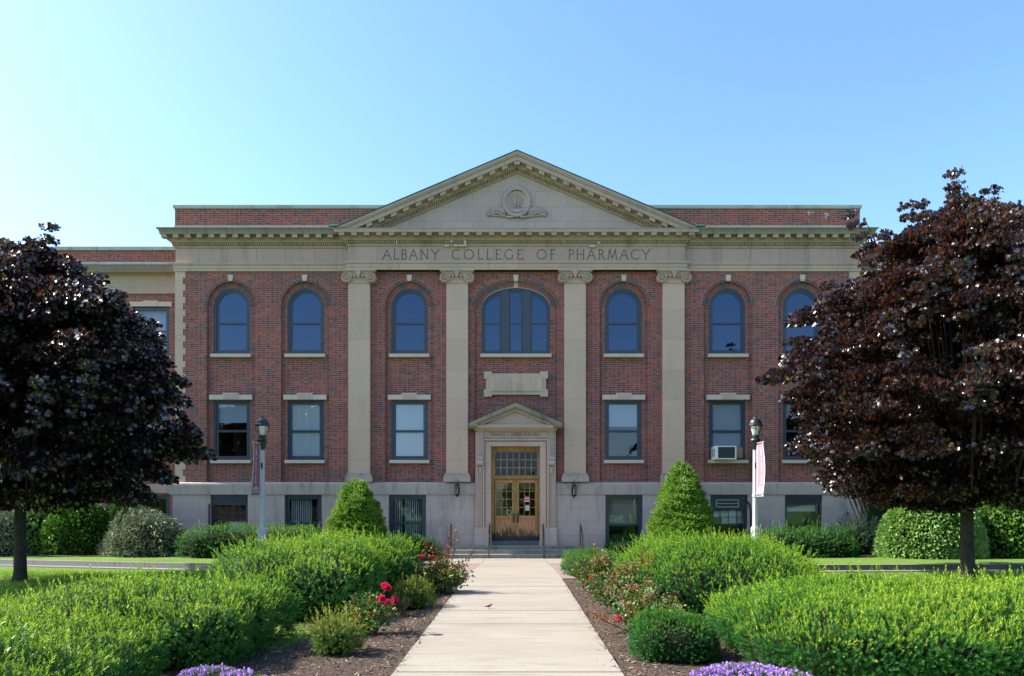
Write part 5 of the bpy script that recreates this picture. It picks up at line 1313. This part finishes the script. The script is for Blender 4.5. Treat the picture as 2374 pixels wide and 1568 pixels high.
# ============================================================ MAPLES
def maple(label, base, top_lean, prof, top, seed, nclump, sunfrac, shoots, trunk_r):
    """prof: list of (z, radius) of the crown"""
    rs = np.random.default_rng(seed); t = thing('maple_tree', label, 'tree', base, 'dark red maples on the lawn')
    zs_ = np.array([p[0] for p in prof]); rr_ = np.array([p[1] for p in prof])
    H = zs_[-1]
    def axis(z): return np.array([top_lean*(max(z-2, 0)/H)**1.5, 0, z])
    C = []; 
    while len(C) < nclump:
        z = rs.uniform(zs_[0], H); r = np.interp(z, zs_, rr_)
        if rs.random() > (r/rr_.max())+.12: continue
        q = rs.random()**.42; a = rs.random()*2*pi
        r = r*(1+.13*sin(a*3+z*1.3+seed)+.11*sin(a*5-z*2.3+seed*2)+.10*sin(z*4.1+a*2))
        if sin(a*4+z*2.6+seed)+sin(a*2.3-z*3.1) > 1.25 and q > .8: continue
        ax_ = axis(z); C.append((ax_[0]+cos(a)*r*q, sin(a)*r*q, z, q, a, r))
    extra = []
    for i in range(34):
        z = rs.uniform(zs_[0]+1.5, H-.3); r = np.interp(z, zs_, rr_)*rs.uniform(1.0, 1.12); a = rs.random()*2*pi; ax_ = axis(z)
        extra.append((ax_[0]+cos(a)*r, sin(a)*r, z+.25))
    for sx, sy, sz in list(shoots)+extra:
        C.append((sx, sy, sz, 1.0, 0 if sx > 0 else pi, .3)); C.append((sx*.97, sy*.97, sz-.28, 1.0, 0 if sx > 0 else pi, .3)); C.append((sx*.92, sy*.92, sz-.55, 1.0, 0 if sx > 0 else pi, .45)); C.append((sx*.88+.1, sy*.9, sz-.75, 1.0, 0, .5)); C.append((sx*.88-.1, sy*.9, sz-.95, 1.0, pi, .5))
    P = []; D = []; Nn = []; S2 = []
    for cx, cy, cz, q, a, r in C:
        m = int(rs.uniform(180, 360)); sr = rs.uniform(.30, .46) if r > .6 else .17
        if r <= .6: m = 48
        off = rs.normal(size=(m, 3)); off /= np.linalg.norm(off, axis=1, keepdims=True); off *= (rs.random(m)**.45)[:, None]*np.array([sr*1.35, sr*1.35, sr*.48])
        e = np.array([cos(a), sin(a)])*sr*.7
        u = off[:, 0]*cos(a)+off[:, 1]*sin(a)
        off[:, 2] -= .28*np.maximum(u, 0)              # sprays droop outwards
        P.append(np.array([cx, cy, cz])+off)
        d = off*1.2+np.array([cos(a)*.55, sin(a)*.55, -.35])+rs.normal(size=(m, 3))*.35
        D.append(d); Nn.append(np.array([cos(a)*.5, sin(a)*.5, 1.0])+rs.normal(size=(m, 3))*.5)
    P = np.concatenate(P); D = np.concatenate(D); D /= np.linalg.norm(D, axis=1, keepdims=True); Nn = np.concatenate(Nn)
    R = basis(D, np.cross(D, Nn)); 
    # basis x = hint x d ; make leaf normal (local y) face Nn
    N = len(P); T_ = maple_t(.098)
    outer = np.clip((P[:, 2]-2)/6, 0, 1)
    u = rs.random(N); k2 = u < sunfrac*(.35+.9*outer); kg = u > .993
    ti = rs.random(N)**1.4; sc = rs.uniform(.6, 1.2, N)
    parts = []
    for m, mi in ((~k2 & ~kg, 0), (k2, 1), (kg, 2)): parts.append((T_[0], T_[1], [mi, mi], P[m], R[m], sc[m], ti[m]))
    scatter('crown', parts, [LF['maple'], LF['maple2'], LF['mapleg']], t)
    mb = MB(); zt = zs_[0]+.3
    fork = [(0, 0, -.08), (0, 0, .0), (.02, 0, .25), (.0+top_lean*.02, 0, 1.0), (top_lean*.05, 0, zt), (top_lean*.3, 0, H*.55), (top_lean*.8, 0, H*.93)]
    mb.tube(fork, [trunk_r*1.5, trunk_r*1.38, trunk_r*1.08, trunk_r, trunk_r*.92, trunk_r*.5, .02], 14); mb.build('trunk', LF['bark'], t, smooth=True)
    mb = MB()
    for i, (cx, cy, cz, q, a, r) in enumerate(C):
        if (i % 5 or q < .6) and r > .6: continue
        z0 = max(zt-.2, cz*.62-.2) if r > .6 else cz-1.6; s = np.array([axis(z0)[0] if r > .6 else cx*.7, 0 if r > .6 else cy*.7, z0]); e = np.array([cx*.9, cy*.9, cz-.15])
        m = (s+e)/2+np.array([0, 0, .15]); mb.tube([tuple(s), tuple(m), tuple(e)], [.035 if r > .6 else .016, .018, .005], 5)
    mb.build('branches', LF['branch'], t)
    mb = MB(); mb.lathe([(.001, .012), (.5, .008), (.62, -.04)], (0, 0, 0), 22); 
    o = mb.build('bark_mulch_ring', M['mulch'], t); return t
maple('dark red maple standing on the lawn at the left of the photograph', (-11.55, 17.5, -.05), .55,
      [(1.85, 1.0), (2.05, 2.3), (2.5, 2.9), (3.0, 3.25), (3.9, 3.4), (4.9, 3.1), (5.7, 2.75), (6.3, 2.2), (6.9, 1.35), (7.4, .6), (7.9, .15)], 8.2, 3, 640, .22,
      [(.70, 0, 8.25), (1.9, -.4, 6.9), (2.9, .3, 6.1), (1.2, .2, 7.4), (3.45, .3, 4.0), (-1.2, 0, 7.5), (.1, .2, 7.8)], .125)
maple('larger dark red maple standing on the lawn at the right of the photograph', (10.42, 17.5, -.05), -.15,
      [(1.8, 1.0), (2.1, 2.7), (2.6, 3.4), (3.3, 3.7), (4.3, 3.75), (5.3, 3.45), (6.3, 3.15), (7.1, 2.5), (7.8, 1.7), (8.3, .9), (8.7, .35), (8.9, .1)], 9.5, 11, 820, .45,
      [(-.28, 0, 9.5), (-.1, .2, 9.15), (-2.55, .2, 8.65), (-1.5, -.3, 8.65), (-.9, .3, 8.9), (.55, 0, 9.1), (1.15, .3, 8.8), (1.9, 0, 8.4), (-2.0, -.2, 8.0), (2.4, .2, 7.9), (-3.9, 0, 4.4), (-4.0, 0, 5.6), (-3.2, 0, 6.9)], .145)

# ============================================================ ROSES
def rose(label, c, r, h, nleaf, blooms, dry=0, tall=(), new=.12):
    t = thing('rose_bush', label, 'rose bush', c, 'rose bushes along the walk')
    tips = []; mb = MB()
    for i in range(26):
        a = random.uniform(0, 6.28); q = random.random()**.6; e = Vector((cos(a)*r*q, sin(a)*r*q, h*random.uniform(.55, 1)*(1-.35*q*q)))
        mb.tube([(e.x*.12, e.y*.12, -.04), (e.x*.55, e.y*.55, e.z*.55), tuple(e)], [.009, .007, .004], 5); tips.append(e)
    for (ax, ay, az) in tall:
        mb.tube([(ax*.3, ay*.3, 0), (ax*.75, ay*.75, az*.55), (ax, ay, az)], [.010, .007, .004], 5)
    mb.build('canes', LF['twig'], t)
    N = nleaf; T5 = leaf_t(.036, .058, .2, .2)
    e = rng.integers(0, len(tips), N); E = np.array([tuple(v) for v in tips])[e]; s = rng.uniform(.35, 1.03, (N, 1)); P = E*s+rng.normal(size=(N, 3))*.055*np.array([1, 1, .8])*(r/.4); P[:, 2] = np.maximum(P[:, 2], .05)
    d = P*np.array([1, 1, .2])/max(r, .1)+rng.normal(size=(N, 3))*.6; d /= np.linalg.norm(d, axis=1, keepdims=True)
    R = basis(d, np.cross(d, np.array([0, 0, 1.])+rng.normal(size=(N, 3))*.5))
    nw = (rng.random(N) < new*(.3+1.6*P[:, 2]/h)); parts = []
    for m, mi in ((~nw, 0), (nw, 1)): parts.append((T5[0], T5[1], [mi, mi], P[m], R[m], rng.uniform(.7, 1.25, m.sum()), rng.random(m.sum())))
    for (ax, ay, az) in tall:
        n2 = 60; u = rng.uniform(.45, 1.02, n2); P = np.array([[ax, ay, az]])*u[:, None]**np.array([.8, .8, 1])+rng.normal(size=(n2, 3))*.035
        d = rng.normal(size=(n2, 3)); d /= np.linalg.norm(d, axis=1, keepdims=True)
        parts.append((T5[0], T5[1], [1, 1], P, basis(d), rng.uniform(.6, 1.0, n2), rng.random(n2)))
    scatter('leaves', parts, [LF['rose'], LF['rosenew']], t)
    PT = leaf_t(.045, .04, .5, .1)
    for (bx_, by_, bz_, br_, nb) in blooms:
        n2 = int(34*nb); cl = rng.normal(size=(nb, 3))*br_*.55*(nb > 1); P = cl[rng.integers(0, nb, n2)]+np.array([bx_, by_, bz_])
        d = rng.normal(size=(n2, 3)); d[:, 2] = np.abs(d[:, 2])*.8; d /= np.linalg.norm(d, axis=1, keepdims=True); P = P+d*.012
        scatter('bloom', [(PT[0], PT[1], PT[2], P, basis(d), rng.uniform(.8, 1.2, n2), rng.random(n2))], [LF['petal']], t)
    if dry:
        n2 = dry*14; k = rng.integers(0, len(tips), dry); cen = np.array([tuple(v) for v in tips])[k]*rng.uniform(.9, 1.08, (dry, 1)); cen = cen+rng.normal(size=cen.shape)*.05
        P = np.repeat(cen, 14, 0)+rng.normal(size=(n2, 3))*.022; d = rng.normal(size=(n2, 3)); d /= np.linalg.norm(d, axis=1, keepdims=True)
        DT = leaf_t(.022, .034, .4, .3); scatter('dried_blooms', [(DT[0], DT[1], DT[2], P, basis(d), rng.uniform(.6, 1.3, n2), rng.random(n2))], [LF['dry']], t)
    return t
rose('small rose bush with clusters of red blooms in the mulch left of the walk', (-1.93, 10.0, 0), .36, .56, 1500, [(.19, -.05, .60, .06, 5), (.15, -.1, .46, .05, 3), (.30, -.05, .45, .04, 2)], new=.18)
rose('tall rose bush with orange shoots and one red bloom, nearest the steps on the left', (-1.52, 14.9, 0), .52, .72, 3000, [(-.36, -.2, .72, .04, 2)], tall=((-.3, 0, 1.02), (.18, -.1, 1.05), (.32, 0, 1.28), (.62, -.1, .82), (.05, .1, .95), (-.15, .1, .9)), new=.25)
rose('wilted rose bush with one small red bloom beside the pink pavers on the right', (1.62, 14.8, 0), .5, .76, 3000, [(-.2, -.4, .32, .04, 2)], dry=60, tall=((-.1, 0, .95),), new=.22)
rose('wilted rose bush in the middle of the three right of the walk', (1.72, 12.2, 0), .52, .80, 3600, [(.1, -.4, .4, .03, 1)], dry=80, tall=((.35, .1, 1.05), (.45, 0, .9)), new=.22)
rose('wide wilted rose bush nearest the small round yew on the right', (1.72, 10.15, 0), .54, .62, 4000, [(-.4, -.35, .22, .02, 1)], dry=90, tall=((-.75, -.1, .28),), new=.22)

# ============================================================ PURPLE FLOWERS
def phlox(label, mounds):
    c0 = mounds[0]; t = thing('purple_flowers', label, 'flowers', (c0[0], c0[1], 0), 'mats of purple flowers'); pl = []; fl = []
    PT = leaf_t(.020, .024, .1, 0); LT_ = leaf_t(.010, .035)
    for cx, cy, rx, ry, h in mounds:
        N = int(rx*ry*9000); P, Nn = mound(N, (cx, cy, 0), (rx, ry, h), 2.2, 2.0, amp=.02, fr=8)
        d = sprig_dirs(Nn, .6, .5); pl.append((LT_[0], LT_[1], [0, 0], P-np.array([c0[0], c0[1], 0]), basis(d), rng.uniform(.8, 1.4, N), rng.random(N)))
        cl, cn = mound(int(rx*ry*1500), (cx, cy, .012), (rx, ry, h), 2.2, 2.0, amp=.03, fr=8)
        m = 10; P = np.repeat(cl, m, 0)+rng.normal(size=(len(cl)*m, 3))*.011; d = np.repeat(cn, m, 0)+rng.normal(size=P.shape)*.8+np.array([0, 0, .3]); d /= np.linalg.norm(d, axis=1, keepdims=True)
        fl.append((PT[0], PT[1], [0, 0], P-np.array([c0[0], c0[1], 0]), basis(d), rng.uniform(.7, 1.2, len(P)), rng.random(len(P))))
    scatter('leaves', pl, [LF['olive']], t); scatter('blooms', fl, [LF['phlox']], t)
    mb = MB()
    for cx, cy, rx, ry, h in mounds: core(mb, (cx-c0[0], cy-c0[1], 0), (rx, ry, h), 2.2, 2.0, .85)
    mb.build('inner_stems', LF['core'], t, fix=False)
phlox('mat of purple flowers at the bottom edge, right of the walk', [(2.02, 6.9, .44, .36, .21), (1.85, 6.5, .40, .4, .14), (2.35, 6.65, .34, .36, .17)])
phlox('small patch of purple flowers at the bottom edge, left of the walk', [(-2.85, 7.05, .30, .3, .15), (-2.55, 6.85, .26, .25, .12)])

# stump
t = thing('dead_stump', 'small dead brown stump with broken twigs behind the red blooms', 'stump', (-1.78, 11.7, 0))
mb = MB(); mb.lathe([(.07, -.03), (.05, .06), (.04, .10)], (0, 0, 0), 9); mb.build('stump_base', LF['twig'], t)
mb = MB()
for i in range(16):
    a = random.uniform(0, 6.28); r_ = random.uniform(.05, .16); h_ = random.uniform(.12, .3); mb.tube([(0, 0, .04), (cos(a)*r_*.7, sin(a)*r_*.7, h_*.6), (cos(a)*r_, sin(a)*r_, h_)], [.011, .008, .004], 5)
mb.build('broken_twigs', LF['twig'], t)

# ============================================================ STREET LAMPS AND BANNERS
M['pole'] = m_plain('pale_grey_pole_paint', (.40, .39, .40), .45, .12, 3)
M['lampglass'] = m_glass('clear_lamp_glass', (.93, .93, .92), 1.6, .10)
M['diffuser'] = m_plain('ribbed_lamp_diffuser', (.70, .69, .66), .35, .05, 4)
def lamp(label, x, y):
    t = thing('street_lamp', label, 'street lamp', (x, y, -.05), 'street lamps flanking the walk')
    mb = MB(); mb.lathe([(.108, 0), (.108, 1.27), (.095, 1.33), (.068, 1.335), (.058, 3.14), (.062, 3.15), (.062, 3.2)], (0, 0, 0), 8, flat=True); mb.build('pole', M['pole'], t)
    mb = MB(); mb.box(-.03, .03, -.068, -.055, 2.72, 2.86); mb.build('hand_hole_cover', M['black'], t)
    mb = MB(); mb.lathe([(.055, 3.14), (.062, 3.18), (.11, 3.37), (.125, 3.40), (.11, 3.43), (.085, 3.44), (.08, 3.46), (.10, 3.48), (.10, 3.50), (.085, 3.52)], (0, 0, 0), 16); mb.build('fitter', M['black'], t, smooth=False)
    mb = MB(); mb.lathe([(.085, 3.52), (.10, 3.56), (.145, 3.70), (.155, 3.75)], (0, 0, 0), 20); mb.build('globe', M['lampglass'], t, smooth=True)
    mb = MB(); mb.lathe([(.06, 3.52), (.072, 3.56), (.105, 3.70), (.108, 3.735)], (0, 0, 0), 24); mb.build('diffuser', M['diffuser'], t)
    mb = MB()
    for k in range(6):
        a = 2*pi*k/6+.3; mb.tube([(.09*cos(a), .09*sin(a), 3.51), (.115*cos(a), .115*sin(a), 3.57), (.16*cos(a), .16*sin(a), 3.69), (.172*cos(a), .172*sin(a), 3.76)], .008, 5)
    mb.build('cage', M['black'], t)
    mb = MB(); mb.lathe([(.165, 3.735), (.178, 3.75), (.172, 3.78), (.155, 3.80), (.148, 3.83), (.13, 3.87), (.095, 3.905), (.06, 3.92), (.055, 3.935), (.02, 3.94), (.016, 3.955), (.024, 3.97), (.02, 3.99), (.006, 4.0)], (0, 0, 0), 20); mb.build('hood', M['black'], t, smooth=False)
    return t
LX, RX, LY = PX(608, 17.5), PX(1751, 17.5), 17.5
for o in (lamp('street lamp with a drooping maroon banner, left of the walk', LX, LY), lamp('street lamp with a sunlit pink banner, right of the walk', RX, LY)): o.scale = (.95, .95, .967)
def banner(label, x, y, sx, cols, tipx, ang, wid):
    """curved cloth banner; sx side of the pole"""
    t = thing('banner', label, 'banner', (x, y, 0), 'vertical banners on the street lamps')
    za, zb = 3.12, 1.98; a = radians(ang); ux, uy = cos(a)*sx, -sin(a)
    def pt(u, v, e=0):     # u across 0..1, v down 0..1
        r = .07+u*wid; bow = .035*sin(pi*v)*(.35+.65*u)
        ox = tipx(v)
        return (ux*r+ox*u*sx+uy*e*0+(-uy)*0, uy*r-bow*.3-e, za+(zb-za)*v-.04*u*(v-.5))
    nu, nv = 8, 26; mb = MB(); g = [[0, .12], [.12, .88], [.88, 1]]
    us = [0, .1, .13, .3, .5, .7, .84, .88, 1]; vs = [j/nv for j in range(nv+1)]
    V = [pt(u, v, .003) for v in vs for u in us]+[pt(u, v, -.003) for v in vs for u in us]; n = len(us); o = len(vs)*n
    for side in (0, 1):
        pass
    mb.v = V
    for j in range(nv):
        for i in range(n-1):
            q = (j*n+i, j*n+i+1, (j+1)*n+i+1, (j+1)*n+i); bord = (i < 1 or i >= n-2)
            mb.f.append(list(q)); mb.mi.append(1 if bord else 0); mb.f.append([o+k for k in reversed(q)]); mb.mi.append(1 if bord else 0)
    cloth = mb.build('cloth', cols, t, fix=False)
    # emblem: little portico, and vertical lettering
    mb = MB()
    def q4(u0, u1, v0, v1, e=.006): mb.add([pt(u0, v1, e), pt(u1, v1, e), pt(u1, v0, e), pt(u0, v0, e)], [(0, 1, 2, 3)])
    e = .006
    mb.add([pt(.18, .875, e), pt(.82, .875, e), pt(.5, .83, e)], [(0, 1, 2)])
    q4(.2, .8, .88, .893)
    for k in range(6): q4(.22+k*.1, .27+k*.1, .9, .945)
    q4(.18, .82, .95, .96)
    ws = word('ALBANY', .25, .062)+[[(x+.30, z) for x, z in s] for s in word('COLLEGE', .27, .062)]+[[(x+.62, z) for x, z in s] for s in word('OF', .06, .062)]+[[(x+.73, z) for x, z in s] for s in word('PHARMACY', .24, .062)]
    strokes(mb, ws, .010, lambda a, b, e2: pt(.56-b/.16*.4+.1, .78-a*.74, .006+e2))
    mb.build('emblem_and_lettering', cols[1], cloth, fix=False)
    for v in (0, 1):
        mb = MB(); p = pt(1.08, v); mb.tube([(0, 0, p[2]+(.02 if v == 0 else -.02)), (p[0], p[1], p[2]+(.02 if v == 0 else -.02))], .011, 6); mb.ball((p[0], p[1], p[2]+(.02 if v == 0 else -.02)), .02, 6, 4)
        mb.lathe([(.075, p[2]-.03), (.075, p[2]+.03)], (0, 0, 0), 12); mb.build('banner_arm', M['pole'], t)
def m_cloth(name, col, tr=.3):
    n = NT(name); p = n.new('ShaderNodeBsdfPrincipled'); n.put(p.inputs['Base Color'], n.mix(n.noise(6), mul(col, .85), mul(col, 1.1))); p.inputs['Roughness'].default_value = .8
    t = n.new('ShaderNodeBsdfTranslucent'); n.put(t.inputs[0], col); mx = n.new('ShaderNodeMixShader'); mx.inputs[0].default_value = tr
    n.t.links.new(p.outputs[0], mx.inputs[1]); n.t.links.new(t.outputs[0], mx.inputs[2]); n.t.links.new(mx.outputs[0], n.out.inputs[0]); return n.m
banner('drooping maroon banner with pale edges hanging from the left street lamp', LX, LY, -1, [m_cloth('maroon_cloth', (.30, .115, .155), .2), m_cloth('pale_cloth', (.58, .44, .44), .2)], lambda v: .10*v*v-.03*v, 82, .36)
banner('sunlit pink banner with white edges hanging from the right street lamp', RX, LY, 1, [m_cloth('pink_cloth', (.58, .27, .34), .35), m_cloth('white_cloth', (.74, .66, .69), .4)], lambda v: .045*sin(pi*v), 83, .33)

# ============================================================ BIRD
t = thing('sparrow', 'small brown sparrow standing on the pale concrete walk', 'bird', (PX(1133, 12.45), 12.45, .0), rotz=radians(8))
mb = MB()
pts = [(-.115, 0, .052), (-.085, 0, .056), (-.055, 0, .060), (-.03, 0, .062), (0, 0, .066), (.025, 0, .076), (.042, 0, .092), (.055, 0, .102), (.068, 0, .103), (.078, 0, .098), (.083, 0, .096), (.094, 0, .094)]
mb.tube(pts, [.005, .009, .011, .022, .030, .029, .021, .0175, .0165, .012, .006, .001], 12); mb.build('body', m_plain('brown_plumage', (.17, .105, .065), .9, .5, 60), t, smooth=True)
mb = MB()
for s in (-1, 1): mb.tube([(.03, s*.022, .078), (0, s*.031, .07), (-.045, s*.016, .062), (-.075, s*.006, .06)], [.008, .014, .010, .002], 7)
mb.build('folded_wings', m_plain('dark_wing_plumage', (.07, .045, .03), .9, .6, 90), t, smooth=True)
mb = MB()
for s in (-1, 1): mb.tube([(.005, s*.012, .042), (.0, s*.013, .022), (.006, s*.013, .003)], .0022, 5); mb.tube([(-.008, s*.013, .003), (.022, s*.013, .003)], .002, 4)
mb.build('legs', LF['twig'], t)
t.scale = (.72,)*3

# ============================================================ LOOSE COVER
# grass blades on the nearer lawn
def gin(x, y):
    return ((x < -4.2) & (y > 10.5) & (y < 20.3)) | ((x > 5.5) & (y > 11) & (y < 19.5)) | ((x < -2.75) & (y > 8.8) & (y < 11))
N = 150000; x = rng.uniform(-14, 13.5, N); y = 8.8+11.8*rng.random(N)**1.0; k = gin(x, y) & (np.abs(x) < y*.72+1); x, y = x[k], y[k]; N = len(x)
d = np.stack([rng.normal(size=N)*.6, rng.normal(size=N)*.6, np.ones(N)], 1); d /= np.linalg.norm(d, axis=1, keepdims=True)
GT = ([(-.004, 0, 0), (.004, 0, 0), (.0015, .006, .05), (-.0015, .006, .05)], [(0, 1, 2, 3)], [0])
LF['blade'] = m_leaf('grass_blade', (.14, .27, .028), (.26, .40, .06), .6, .4)
o = scatter('grass_blades', [(GT[0], GT[1], GT[2], np.stack([x, y, np.full(N, -.052)], 1), basis(d), rng.uniform(.8, 1.9, N), rng.random(N))], [LF['blade']])
setp(o, 'short mown green grass on the front lawn', 'grass', kind='stuff')
# mulch chips
N = 26000; x = np.concatenate([rng.uniform(-3.4, -1.3, N//2), rng.uniform(1.1, 3.2, N//2)]); spill = rng.random(N) < .02; x = np.where(spill, np.where(x < 0, -1.27+np.abs(rng.normal(size=N))*.05, 1.07-np.abs(rng.normal(size=N))*.05), x); y = 5.5+12*rng.random(N)**1.6
z = np.array([bumpy(a, b)+.016 for a, b in zip(x, y)]); z = np.where(spill, .004, z)
d = rng.normal(size=(N, 3)); d[:, 2] *= .25; d /= np.linalg.norm(d, axis=1, keepdims=True)
CT = ([(-.006, 0, 0), (.006, 0, 0), (.004, .003, .04), (-.005, .003, .036)], [(0, 1, 2, 3)], [0])
LF['chip'] = m_leaf('bark_chip', (.05, .033, .024), (.30, .22, .16), .9, 0)
o = scatter('mulch_chips', [(CT[0], CT[1], CT[2], np.stack([x, y, z], 1), basis(d, np.array([0, 0, 1.])+rng.normal(size=(N, 3))*.3), rng.uniform(.4, 1.4, N), rng.random(N)**2)], [LF['chip']])
setp(o, 'loose brown bark mulch chips beside the walk', 'mulch', kind='stuff')

# trees across the lawn behind the camera: only their reflections are seen
for x, y, sc_, lab in ((-9, -24, 1.0, 'green tree across the lawn, seen only as a reflection at the left'), (1.5, -27, .8, 'smaller green tree across the lawn, seen only as a reflection in the middle'), (11, -23, 1.1, 'green tree across the lawn, seen only as a reflection at the right'), (20, -26, 1.2, 'largest green tree across the lawn, seen only as a reflection')):
    t = thing('shade_tree', lab, 'tree', (x, y, -.05), 'trees across the lawn')
    parts = []; n2 = 260; cen = rng.normal(size=(n2, 3)); cen /= np.linalg.norm(cen, axis=1, keepdims=True); cen *= (rng.random((n2, 1))**.4)*np.array([3.4, 3.4, 2.3])*sc_; cen[:, 2] += 3.6*sc_
    P = np.repeat(cen, 26, 0)+rng.normal(size=(n2*26, 3))*.38*sc_; d = rng.normal(size=P.shape); d /= np.linalg.norm(d, axis=1, keepdims=True)
    T_ = leaf_t(.32, .42); scatter('crown', [(T_[0], T_[1], T_[2], P, basis(d), rng.uniform(.7, 1.3, len(P)), rng.random(len(P)))], [LF['broad']], t)
    mb = MB(); mb.tube([(0, 0, 0), (.05, 0, 2*sc_), (0, 0, 4*sc_)], [.22, .16, .06], 9); mb.build('trunk', LF['bark'], t)
